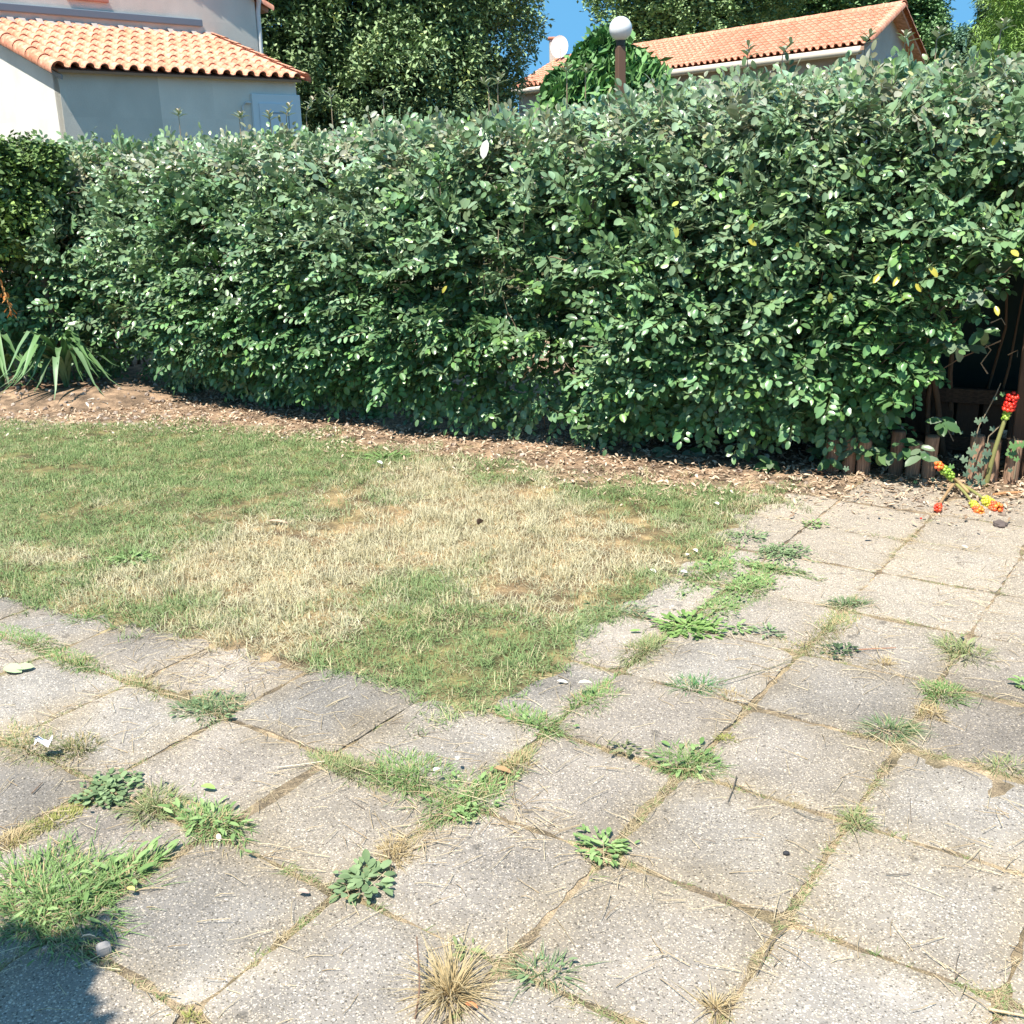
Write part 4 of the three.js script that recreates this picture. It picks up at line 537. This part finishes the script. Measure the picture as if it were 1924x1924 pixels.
// ------------------------------------------------------------------ left end: strap-leaved plants, edging, dried flower spike
{
  const strap = (label, c, list) => { const g = thing('strap_leaf_plant', label, 'plant', c), gm = [[0.1, 0.21, 0.07], [0.14, 0.28, 0.09], [0.17, 0.3, 0.14], [0.07, 0.14, 0.05]].map((q) => new THREE.MeshPhysicalMaterial({ color: new THREE.Color().setRGB(...q), roughness: 0.6, transmission: 0.15, thickness: 0, clearcoat: 0.4, clearcoatRoughness: 0.4, side: THREE.DoubleSide }));
    for (const [dx, dz, hh, len, tip] of list) { const b = new MB(), n = 8, pts = [], T = [], dir = V(dx, 0, dz).normalize(), side = V(-dir.z, 0, dir.x); for (let k = 0; k <= n; k++) { const t = k / n, q = V(0, 0, 0).addScaledVector(dir, len * (0.12 * t + 0.88 * t * t)); q.y = hh * Math.sin(Math.min(1, t * 1.45) * Math.PI / 2) * (1 - smooth(0.6, 1, t) * (1 - tip)); const w = 0.023 * (0.6 + 0.5 * Math.sin(t * 2.6)) * (1 - smooth(0.6, 1, t) * 0.97); for (const s of [-1, 0, 1]) pts.push(q.clone().addScaledVector(side, s * w).add(V(0, s ? 0.35 * w : 0, 0))); } for (let k = 0; k < n; k++) { const a = k * 3; T.push(a, a + 1, a + 4, a, a + 4, a + 3, a + 1, a + 2, a + 5, a + 1, a + 5, a + 4); } b.add(pts, T, [1, 1, 1]); part('strap_leaf', b, gm[Math.floor(rnd() * 4)], g); } };
  const mk = (n, dx) => { const l = []; for (let k = 0; k < n; k++) { const a = rr(-1.5, 1.4) + dx; l.push([Math.sin(a) * 1, Math.cos(a) * 0.8 + 0.25, rr(0.28, 0.52), rr(0.2, 0.55), rr(0.15, 0.8)]); } return l; };
  let c = at(128, 745); strap('clump of long arching strap leaves beside the hollow in the hedge', c, mk(34, 0.4)); c = at(25, 742); c.z += 0.05; c.x -= 0.05; strap('second clump of strap leaves, cut by the edge of the view', c, mk(26, 0));
  const e = thing('timber_edging', 'low dark row of weathered stakes in front of the strap leaves', 'edging'), a = at(-60, 752), b = at(215, 742), n = 24, dm = [std({ map: woodMap, color: new THREE.Color().setRGB(0.5, 0.38, 0.3), roughness: 1 }), std({ map: woodMap, color: new THREE.Color().setRGB(0.36, 0.27, 0.22), roughness: 1 })];
  for (let k = 0; k < n; k++) { const q = part('stake', new THREE.CylinderGeometry(0.026, 0.028, 0.1, 8), dm[k % 2], e); q.position.copy(a).lerp(b, (k + 0.5) / n); q.position.y = 0.03 + rr(-0.012, 0.012); q.rotation.set(rr(-0.12, 0.12), rnd() * 6, rr(-0.12, 0.12)); }
  const s = thing('dried_flower_spike', 'hanging dried orange flower spike at the left edge of the hedge', 'dried flower'), D = 7.1, sp = [[-40, 420], [-14, 480], [5, 545], [24, 592]].map(([x, y]) => far(x, y, D)), cv = new THREE.CatmullRomCurve3(sp); part('stem', new MB().tube(cv.getPoints(12), 0.005, 0.003, 6, [0.4, 0.22, 0.1]), M.bark, s);
  const bl = new MB(); for (let k = 0; k < 46; k++) { const t = 0.3 + 0.7 * rnd(), o = cv.getPointAt(t).add(V(gauss() * 0.012, gauss() * 0.012, gauss() * 0.012)), an = rnd() * 6.28; bl.leaf(o, V(Math.cos(an) * 0.6, -1, Math.sin(an) * 0.6), V(Math.cos(an), 0.3, Math.sin(an)), rr(0.024, 0.058), rr(0.009, 0.02), 0.4, rr(-0.3, 0.4), mix3([0.55, 0.2, 0.05], [0.78, 0.4, 0.14], rnd())); } part('florets', bl, M.litter, s);
  const w = thing('bleached_leaves', 'small heap of bleached white leaves on the soil by the strap leaves', 'dead leaves', at(168, 764)); for (const [x, z, an, sc] of [[0, 0, 0.4, 1.5], [0.05, -0.02, 1.6, 1.3], [-0.06, 0.02, 2.4, 1.2], [0.1, 0.03, 0.9, 0.9], [-0.09, 0.09, 0.1, 0.8], [0.16, 0.03, 1.2, 0.8], [0.03, 0.04, 2.0, 1], [0.02, -0.01, 1.1, 1.6], [-0.03, 0.0, 1.9, 1.5]]) { const q = part('leaf', new MB().leaf(V(0, 0, 0), V(0, 0.2, 1), V(0, 1, 0.2), 0.08, 0.035, 0.2, 0.3, [0.8, 0.78, 0.7]), M.litter, w); q.position.set(x, 0.02 + 0.01 * rnd(), z); q.rotation.set(rr(-0.3, 0.3), an, rr(-0.4, 0.4)); q.scale.setScalar(sc); }
}

// ------------------------------------------------------------------ weeds in the joints: one thing per clump
const GREEN = [[0.14, 0.25, 0.07], [0.36, 0.5, 0.2]], BLUE = [[0.13, 0.2, 0.085], [0.3, 0.41, 0.2]], DRYC = [[0.4, 0.3, 0.15], [0.66, 0.54, 0.32]], PALE = [[0.2, 0.26, 0.1], [0.42, 0.44, 0.22]], YELL = [[0.26, 0.28, 0.07], [0.46, 0.44, 0.16]];
function clump(kind, px, py, w, h, label, o = {}) { // w, h: half extent in photograph pixels
  const c = at(px, py), k = mppx(c), rx = w * k * (kind === 'grass' ? 1.12 : 1) * (o.t ? (o.a < 0 ? 1.65 : 1.2) : 1), rz = (o.t && o.t * 1.35) || Math.min(rx * 1.2, h * k * 2.3), g = thing(kind === 'leafy' ? 'leafy_weed' : kind === 'dry' ? 'dry_grass_tuft' : 'grass_tuft', label, 'weed', V(c.x, 0, c.z), 'weeds growing in the patio joints');
  const b = new MB(), area = rx * rz * 3.14, cols = o.c || (kind === 'dry' ? DRYC : GREEN), n = Math.min(2400, Math.round((o.n || 1) * (80 + area * 24000))), hh = (o.h || 0.05) * (kind === 'dry' ? 1 : 0.72);
  const an = o.a ?? 0, ca = Math.cos(an), sa = Math.sin(an), place = () => { const a = rnd() * 6.283, r = (rnd() < 0.7 ? Math.sqrt(rnd()) * (0.55 + 0.6 * vnoise(a * 2, px, 0, 3)) : Math.abs(gauss()) * 0.95); const x = Math.cos(a) * r * rx, z = Math.sin(a) * r * rz; return V(x * ca - z * sa, -0.002, x * sa + z * ca); };
  if (kind !== 'leafy') { for (let q = 0; q < n; q++) { const p = place(), out = V(p.x / rx, 0, p.z / Math.max(rz, 0.02)), le = hh * rr(0.25, 1.3), d = V(out.x * (o.spread || 0.7) + gauss() * 0.5, rr(0.3, 0.9), out.z * (o.spread || 0.7) + gauss() * 0.5), dry = rnd() < (o.dry ?? 0.15), cc = dry ? DRYC : cols, t = rnd(); p.multiplyScalar(o.tight || 0.9); b.blade(p, d, le, rr(0.0016, 0.004) * (o.w || 1), rr(0.2, 1), cc[0], mix3(cc[0], cc[1], 0.45 + 0.55 * t)); } part('blades', b, M.weed, g).userData.kind = 'stuff'; }
  const nl = kind === 'leafy' ? Math.round((o.n || 1) * (30 + area * 5200)) : o.leaves || 0;
  if (nl) { const m = new MB(); for (let q = 0; q < nl; q++) { const p = place(), a = Math.atan2(p.z, p.x) + gauss() * 0.7, le = (o.ll || 0.03) * rr(0.4, 0.9); p.y = 0.004 + rnd() * hh * 0.4; m.leaf(p, V(Math.cos(a), rr(-0.1, 0.6), Math.sin(a)), V(gauss() * 0.3, 1, gauss() * 0.3), le, le * (o.lw || 0.48), rr(0.05, 0.2), rr(0, 0.35), mix3(cols[0], cols[1], rnd())); } part('leaves', m, M.weed, g).userData.kind = 'stuff'; }
  return g;
}
const A45 = -0.75; // along the joints that run away to the right
clump('grass', 90, 1690, 140, 80, 'largest bright green weed patch, in the lower left corner', { h: 0.075, w: 1.15, leaves: 110, ll: 0.04, lw: 0.26, n: 1.1, a: -0.5 });
clump('grass', 215, 1655, 60, 30, 'weed strip joining the big corner patch to the next joint', { h: 0.06, w: 1.4, leaves: 40, ll: 0.05, lw: 0.3, a: -0.97, t: 0.045 });
clump('leafy', 205, 1490, 55, 28, 'clover weed with round leaves left of the long grass strip', { ll: 0.026, lw: 0.75, c: BLUE, n: 1.3, h: 0.05 });
clump('grass', 290, 1515, 50, 28, 'pale wispy grass tuft between the clover and the long strip', { h: 0.055, c: PALE });
clump('grass', 395, 1545, 85, 32, 'wide grass strip right of the pale wispy tuft', { h: 0.05, w: 1.3, leaves: 45, ll: 0.04, lw: 0.3, dry: 0.25, a: 0.6, t: 0.05 });
clump('grass', 95, 1545, 55, 26, 'yellow green mossy tuft in the joint near the left edge', { h: 0.025, c: YELL, n: 1.2, a: -0.97, t: 0.035 });
clump('dry', 22, 1580, 30, 30, 'brown withered tuft at the left edge below the mossy one', { h: 0.03 });
clump('grass', 60, 1400, 75, 28, 'dusty green clump holding the white paper scrap', { h: 0.05, dry: 0.4, c: PALE, a: 0.6, t: 0.06 });
clump('grass', 145, 1410, 42, 24, 'olive clump casting a dark shadow, right of the paper scrap', { h: 0.055, c: [[0.11, 0.13, 0.04], [0.24, 0.26, 0.1]], dry: 0.3 });
clump('grass', 395, 1330, 65, 28, 'isolated round green clump below the lawn corner', { h: 0.045, c: BLUE, leaves: 30 });
clump('grass', 60, 1205, 95, 24, 'mown green weed strip at the left edge beside the lawn', { h: 0.035, a: 0.6, t: 0.045 });
clump('grass', 150, 1245, 75, 28, 'weed strip ending in brown stubble, above the wilted leaf pair', { h: 0.04, dry: 0.3, a: 0.6, t: 0.05 });
clump('grass', 270, 1290, 75, 24, 'sparse half dry grass strip in the joint above the round clump', { h: 0.045, c: PALE, dry: 0.4, n: 0.6, a: 0.6, t: 0.035 });
clump('grass', 165, 1158, 42, 16, 'small green tuft on the slab corner next to the lawn', { h: 0.04, n: 0.8 });
clump('grass', 660, 1445, 90, 26, 'left part of the wide grass patch in the middle of the patio', { h: 0.045, c: PALE, a: 0.6, t: 0.05 });
clump('grass', 770, 1455, 85, 50, 'thick green heart of the wide grass patch in the middle of the patio', { h: 0.055, w: 1.15, a: 0.6, t: 0.085 });
clump('grass', 880, 1500, 70, 42, 'green clump with tiny white petals at the low end of the wide patch', { h: 0.05, leaves: 25, a: -0.97, t: 0.07 });
clump('grass', 965, 1440, 52, 30, 'half dry tuft at the right tip of the wide patch', { h: 0.055, dry: 0.55, c: PALE, a: -0.97, t: 0.035 });
clump('leafy', 872, 1540, 22, 16, 'small leafy weed hanging below the wide patch', { ll: 0.022 });
clump('leafy', 685, 1660, 48, 26, 'blue green plantain rosette beside the slab corner', { ll: 0.04, lw: 0.55, c: BLUE, h: 0.04, n: 0.9 });
clump('leafy', 1135, 1595, 48, 24, 'dark leafy weed in the joint, alone between four slabs', { ll: 0.032, lw: 0.4, h: 0.04, a: A45 });
clump('grass', 1000, 1358, 72, 24, 'grass clump at the tip of the lawn below the sunken slab', { h: 0.05, leaves: 20, a: 0.6, t: 0.05 });
clump('grass', 1115, 1318, 62, 34, 'bright grass clump holding a cream dead leaf', { h: 0.05, w: 1.2, a: -0.97, t: 0.05 });
clump('grass', 1308, 1290, 55, 20, 'spiky emerald green tuft on the slab edge', { h: 0.055, c: [[0.08, 0.22, 0.07], [0.18, 0.38, 0.14]], n: 0.9, spread: 1.1 });
clump('grass', 1290, 1432, 65, 30, 'dense round green tuft in the middle joint, with a leafy side', { h: 0.05, leaves: 22, ll: 0.04, lw: 0.4 });
clump('leafy', 1172, 1413, 26, 12, 'tiny wilted weed left of the dense round tuft', { ll: 0.024, c: [[0.13, 0.16, 0.07], [0.25, 0.26, 0.13]], n: 0.6 });
clump('grass', 1606, 1540, 34, 20, 'fine pale green tuft at the crossing of two joints', { h: 0.04, c: PALE, n: 0.9 });
clump('grass', 1766, 1300, 42, 22, 'rounded grass tuft above the brown stubble near the right side', { h: 0.045, n: 1.3 });
clump('dry', 1745, 1338, 34, 18, 'brown stubble below the rounded tuft', { h: 0.025, n: 0.9 });
clump('grass', 1812, 1228, 46, 34, 'tall open weed standing above the rounded tuft', { h: 0.085, c: PALE, n: 0.5, leaves: 14, ll: 0.05, lw: 0.3 });
clump('grass', 1670, 1372, 78, 22, 'flat grey green grass star spread over the slab', { h: 0.07, c: BLUE, spread: 1.4, n: 0.55, tight: 0.5 });
clump('grass', 1885, 1440, 44, 16, 'sparse grey grass with straw near the right edge', { h: 0.05, c: PALE, n: 0.35 });
clump('leafy', 1578, 1226, 28, 14, 'small dark crinkled weed at the end of the red twig', { ll: 0.026, c: [[0.05, 0.09, 0.04], [0.13, 0.19, 0.09]], h: 0.03 });
clump('grass', 1560, 1180, 72, 44, 'dry green weed strip left of the sandy slabs', { h: 0.03, c: PALE, dry: 0.4, n: 0.7, a: -0.97, t: 0.055 });
clump('grass', 1595, 1135, 44, 12, 'grey weed tuft on the corner of the pale slab', { h: 0.05, c: BLUE, n: 0.8, leaves: 8 });
clump('grass', 1335, 1075, 80, 30, 'green mat weed at the lawn side of the sunken slabs', { h: 0.035, leaves: 80, ll: 0.026, lw: 0.45, a: -0.97, t: 0.07 });
clump('grass', 1405, 1105, 78, 38, 'bright green mat weed between the two pale slabs', { h: 0.035, leaves: 110, ll: 0.028, lw: 0.45, a: -0.97, t: 0.075 });
clump('grass', 1345, 1150, 66, 32, 'middle of the green mat that runs along the sunken slabs', { h: 0.035, leaves: 70, ll: 0.028, lw: 0.45, a: -0.97, t: 0.06 });
clump('leafy', 1290, 1182, 62, 26, 'light green broad leaved weeds below the green mat', { ll: 0.045, lw: 0.4, h: 0.04, c: [[0.14, 0.26, 0.06], [0.28, 0.42, 0.13]] });
clump('leafy', 1468, 1042, 58, 24, 'dark green ground weed below the sandy slab', { ll: 0.026, lw: 0.4, c: BLUE, n: 1.5 });
clump('leafy', 1402, 1012, 42, 12, 'dark flat weed on the reddish sandy slab', { ll: 0.03, lw: 0.35, c: BLUE });
clump('grass', 1150, 1150, 72, 24, 'dark green leafy tuft on the lawn edge above the white slab', { h: 0.04, c: BLUE, leaves: 40, ll: 0.035, lw: 0.35 });
clump('grass', 1215, 1222, 54, 42, 'long grass leaning over the edge of the white slab', { h: 0.075, c: PALE, a: -0.97, t: 0.045 });
clump('leafy', 1388, 1185, 20, 9, 'pale broad leaved seedling above the dark slab', { ll: 0.035, n: 0.5 });
clump('leafy', 1445, 1192, 26, 11, 'dark seedling with a bent stem on the joint', { ll: 0.04, lw: 0.35, n: 0.5, c: BLUE });
clump('leafy', 1528, 988, 22, 12, 'small leafy weed among the dead leaves on the sandy slab', { ll: 0.028, n: 0.6 });
clump('leafy', 880, 1792, 24, 9, 'small grey leafed weed behind the straw tuft', { ll: 0.03, lw: 0.3, n: 0.6, c: PALE });
clump('grass', 1020, 1828, 62, 20, 'thin grey green weed right of the straw tuft', { h: 0.06, c: BLUE, n: 0.35, spread: 1.3, leaves: 10, ll: 0.03 });
clump('dry', 845, 1868, 44, 26, 'tall straw coloured dry grass tuft at the bottom', { h: 0.11, n: 1.2, tight: 0.45, spread: 0.6, dry: 1 });
clump('dry', 1345, 1895, 26, 12, 'little dry tuft in the bottom joint', { h: 0.05, n: 0.5, tight: 0.6 });
clump('grass', 1495, 1213, 75, 20, 'sparse dry green strip leading to the dark crinkled weed', { h: 0.03, c: PALE, dry: 0.5, n: 0.7, a: 0.6, t: 0.03 });
clump('grass', 1455, 1070, 70, 30, 'loose leafy mat between the sandy slab and the green mat', { h: 0.035, leaves: 60, ll: 0.028, lw: 0.4, a: 0.6, t: 0.04 });
clump('leafy', 1922, 1288, 12, 14, 'single upright leafy weed cut by the right edge', { ll: 0.05, lw: 0.35, n: 0.4, h: 0.08 });
clump('grass', 1360, 1388, 26, 9, 'tiny mossy tuft in the joint above the dense round tuft', { h: 0.025, c: YELL, n: 0.7 });
clump('dry', 1662, 1247, 20, 9, 'tiny dry tuft on the pale sandy slab', { h: 0.035, n: 0.5 });
clump('dry', 740, 1600, 42, 26, 'mat of dry straw at the corner above the plantain', { h: 0.03, n: 0.8 });
clump('dry', 1375, 1308, 28, 10, 'dry stubble beside the emerald tuft', { h: 0.03, n: 0.7 });
clump('grass', 360, 1908, 22, 8, 'scrap of moss at the bottom edge by the white stain', { h: 0.02, c: YELL, n: 0.6 });
clump('leafy', 720, 862, 52, 8, 'flat pale green plantain rosette at the top of the lawn', { ll: 0.07, lw: 0.35, n: 0.5, c: [[0.14, 0.26, 0.07], [0.24, 0.38, 0.12]] });
clump('leafy', 245, 1055, 45, 14, 'dark green weed rosette in the lawn above the slabs', { ll: 0.05, lw: 0.3, n: 0.8 });
clump('grass', 730, 1055, 40, 10, 'flattened dark tuft in the dry part of the lawn', { h: 0.05, c: BLUE, n: 0.7, w: 1.4 });

// ------------------------------------------------------------------ small things lying about
const lf = (len, wid, fold, curl, c) => new MB().leaf(V(0, 0, -len / 2), V(0, 0.05, 1), V(0, 1, 0), len, wid, fold, curl, c);
function dropped(name, label, cat, px, py, len, wid, c, ry, o = {}) { const m = single(name, lf(len, wid, o.fold ?? 0.2, o.curl ?? 0.2, c), o.m || M.litter, label, cat, at(px, py, 0).setY(o.y ?? 0.012)); m.rotation.set(o.rx || 0, ry, o.rz || 0); return m; }
dropped('fallen_leaf', 'fresh green leaf lying on the slab above the grass strip', 'leaf', 392, 1487, 0.04, 0.022, [0.3, 0.5, 0.12], 1.4, { y: 0.014 });
{ const w = thing('wilted_leaf', 'wilted pale green leaf pair on the slab at the left edge', 'leaf', at(25, 1264, 0)); for (const [x, a, s] of [[0, 1.2, 1], [0.035, 1.9, 0.8]]) { const q = part('leaf_blade', lf(0.07, 0.045, 0.15, 0.15, [0.4, 0.5, 0.28]), M.litter, w); q.position.set(x, 0.014, -x * 0.3); q.rotation.set(0.1, a, 0.15); q.scale.setScalar(s); } }
{ const w = thing('paper_scrap', 'white paper scrap with black marks on the dusty clump', 'paper', at(82, 1396, 0.05)), b = new MB(), pts = [], T = []; for (let a = 0; a < 5; a++) for (let c = 0; c < 4; c++) pts.push(V((a / 4 - 0.5) * 0.045, rr(0, 0.01) + 0.012 * Math.sin(a * 1.7), (c / 3 - 0.5) * 0.035)); for (let a = 0; a < 4; a++) for (let c = 0; c < 3; c++) { const k = a * 4 + c; T.push(k, k + 1, k + 4, k + 4, k + 1, k + 5); } b.add(pts, T, [0.74, 0.74, 0.76]); part('sheet', b, M.litter, w); for (const [x, z, l] of [[-0.016, 0.002, 0.014], [0.012, 0.004, 0.009], [-0.024, -0.01, 0.008]]) { const q = part('black_mark', new THREE.CircleGeometry(l * 0.5, 8).rotateX(-Math.PI / 2), paint(0.03, 0.03, 0.03), w); q.position.set(x, 0.024, z); q.scale.set(1.3, 1, 0.7); } w.rotation.y = 0.3; }
dropped('fallen_leaf', 'cream leaf on the sunken slab at the lawn tip', 'leaf', 1057, 1286, 0.034, 0.018, [0.82, 0.78, 0.68], 1.4, { fold: 0.05 });
dropped('fallen_leaf', 'cream leaf resting on the bright grass clump', 'leaf', 1100, 1310, 0.045, 0.02, [0.75, 0.68, 0.5], 1.8, { y: 0.05 });
dropped('fallen_leaf', 'bright orange dead leaf beside the straw tuft', 'leaf', 886, 1898, 0.026, 0.014, [0.8, 0.24, 0.1], 1.3, { y: 0.012, rz: -0.2 });
dropped('fallen_leaf', 'yellow leaf on the corner weed patch', 'leaf', 248, 1684, 0.02, 0.014, [0.6, 0.52, 0.16], 1.3, { y: 0.02 });
dropped('fallen_leaf', 'curled tan dead leaf above the grey stone', 'leaf', 170, 1776, 0.034, 0.016, [0.55, 0.47, 0.36], 2.0, { rx: -0.5, y: 0.02, fold: 0.4 });
dropped('fallen_leaf', 'small cream leaf at the tip of the grass strip', 'leaf', 412, 1581, 0.02, 0.012, [0.78, 0.68, 0.5], 0.4, { rx: 0.5 });
dropped('fallen_leaf', 'brown curled leaf standing up in the dry lawn', 'leaf', 903, 1003, 0.045, 0.03, [0.16, 0.1, 0.08], 0.5, { rx: -1.1, y: 0.055, fold: 0.35 });
dropped('fallen_leaf', 'long brown dead leaf in the green lawn', 'leaf', 524, 991, 0.1, 0.03, [0.5, 0.36, 0.26], 1.5, { y: 0.03 });
dropped('fallen_leaf', 'brown leaf under the half dry grass of the wide patch', 'leaf', 945, 1455, 0.05, 0.022, [0.4, 0.24, 0.12], 1.2, { y: 0.015 });
dropped('fallen_leaf', 'reddish flat leaf below the hedge on the dark soil', 'leaf', 1541, 893, 0.07, 0.045, [0.3, 0.15, 0.12], 1.2, { y: 0.02 });
dropped('fallen_leaf', 'pinkish flat leaf scrap on the corner slab', 'leaf', 570, 1683, 0.028, 0.016, [0.5, 0.36, 0.3], 1.4, {});
for (const [px, py, s, c, w] of [[1306, 1042, 1, [0.85, 0.76, 0.6], 'cream petal left of the dark flat weed'], [1292, 1050, 0.8, [0.82, 0.74, 0.6], 'cream petal lowest of the pair beside the lawn edge'], [1255, 1065, 1, [0.7, 0.5, 0.3], 'tan petal on the lawn edge above the white slab'], [1227, 1081, 0.9, [0.85, 0.82, 0.74], 'white petal at the upper corner of the white slab'], [1265, 1148, 0.7, [0.85, 0.85, 0.8], 'white petal just below the white slab'], [1285, 1083, 0.8, [0.85, 0.85, 0.8], 'white petal in the green mat weed'], [822, 1474, 0.7, [0.85, 0.85, 0.8], 'white petal in the heart of the wide grass patch'], [860, 1452, 0.6, [0.8, 0.8, 0.74], 'smaller white petal right of the wide grass patch'], [535, 835, 1.3, [0.85, 0.85, 0.8], 'white petal in the lawn below the hedge'], [714, 882, 1.2, [0.85, 0.85, 0.82], 'white petal standing near the plantain rosette'], [1630, 1017, 1.1, [0.8, 0.76, 0.66], 'cream petal on the bare sandy slab'], [1810, 1035, 0.9, [0.85, 0.82, 0.76], 'white chip on the pale slab at right'], [300, 1480, 0.5, [0.6, 0.5, 0.3], 'tan petal in the pale wispy tuft'], [1440, 870, 1.3, [0.8, 0.7, 0.55], 'large cream leaf in the litter under the hedge'], [1345, 953, 1.3, [0.85, 0.8, 0.68], 'cream leaf at the right tip of the lawn']]) dropped('petal', w, 'petal', px, py, 0.034 * s, 0.02 * s, c, rnd() * 3, { y: py > 1430 && py < 1500 ? 0.045 : py < 900 ? 0.04 : 0.02, rx: rr(-0.3, 0.3) });
{ const g = new RoundedBoxGeometry(0.026, 0.022, 0.024, 3, 0.007); g.attributes.position.array.forEach((v, k, q) => { q[k] = v * (0.85 + 0.3 * hash(Math.round(v * 500), k % 3)); }); g.computeVertexNormals(); const m = single('stone', g, paint(0.36, 0.33, 0.31, 0.9), 'small grey stone beside the corner weed patch', 'stone', at(196, 1792, 0).setY(0.011)); m.rotation.y = 0.5;
  const d = new THREE.IcosahedronGeometry(0.006, 2).scale(1.3, 0.8, 1); single('pellet', d, paint(0.03, 0.03, 0.035, 0.8), 'small black pellet on the slab right of the dark leafy weed', 'pellet', at(1477, 1607, 0).setY(0.006)); single('berry', new THREE.IcosahedronGeometry(0.005, 2), paint(0.7, 0.04, 0.03, 0.3), 'single red berry on the soil below the coral berries', 'berry', at(1730, 979, 0).setY(0.012)); }
function twig(label, pts, r, c) { single('twig', new MB().tube(new THREE.CatmullRomCurve3(pts.map(([x, y, h]) => at(x, y, h ?? 0.008))).getPoints(9), r, r * 0.6, 6, c), M.bark, label, 'twig'); }
twig('thin reddish twig on the pale sandy slab', [[1605, 1221], [1640, 1219], [1683, 1217]], 0.0022, [0.42, 0.2, 0.12]);
twig('long bent grass stem reaching from the emerald tuft to the joint', [[1350, 1282, 0.02], [1400, 1268, 0.02], [1450, 1254], [1492, 1238]], 0.0016, [0.2, 0.2, 0.11]);
twig('dark brown twig standing left of the straw tuft', [[780, 1915, 0.005], [788, 1860, 0.03], [786, 1800, 0.05], [783, 1760, 0.06]], 0.0022, [0.2, 0.12, 0.08]);
twig('short dark twig right of the dense round tuft', [[1384, 1458], [1378, 1480], [1368, 1505]], 0.0018, [0.13, 0.11, 0.09]);
twig('thin dark twig between the round tuft and the pale tuft', [[1490, 1520], [1520, 1535], [1548, 1541]], 0.0014, [0.2, 0.19, 0.17]);
twig('short black twig on the slab above the pale tuft', [[1665, 1642], [1690, 1643], [1712, 1640]], 0.0014, [0.16, 0.14, 0.12]);
twig('pale straw stalk in the lower right corner', [[1858, 1896], [1890, 1902], [1935, 1910]], 0.0032, [0.66, 0.5, 0.3]);
twig('dark curved twig in the joint at the bottom', [[1478, 1745], [1450, 1770], [1436, 1800], [1420, 1832]], 0.0016, [0.2, 0.16, 0.12]);
twig('thin brown twig in the joint above the clover', [[60, 1490], [72, 1478], [80, 1470]], 0.0022, [0.22, 0.15, 0.11]);
twig('long pale straw lying on the slab above the wide patch', [[520, 1442], [560, 1437], [610, 1430]], 0.0018, [0.75, 0.66, 0.5]);

renderer.render(scene, camera);
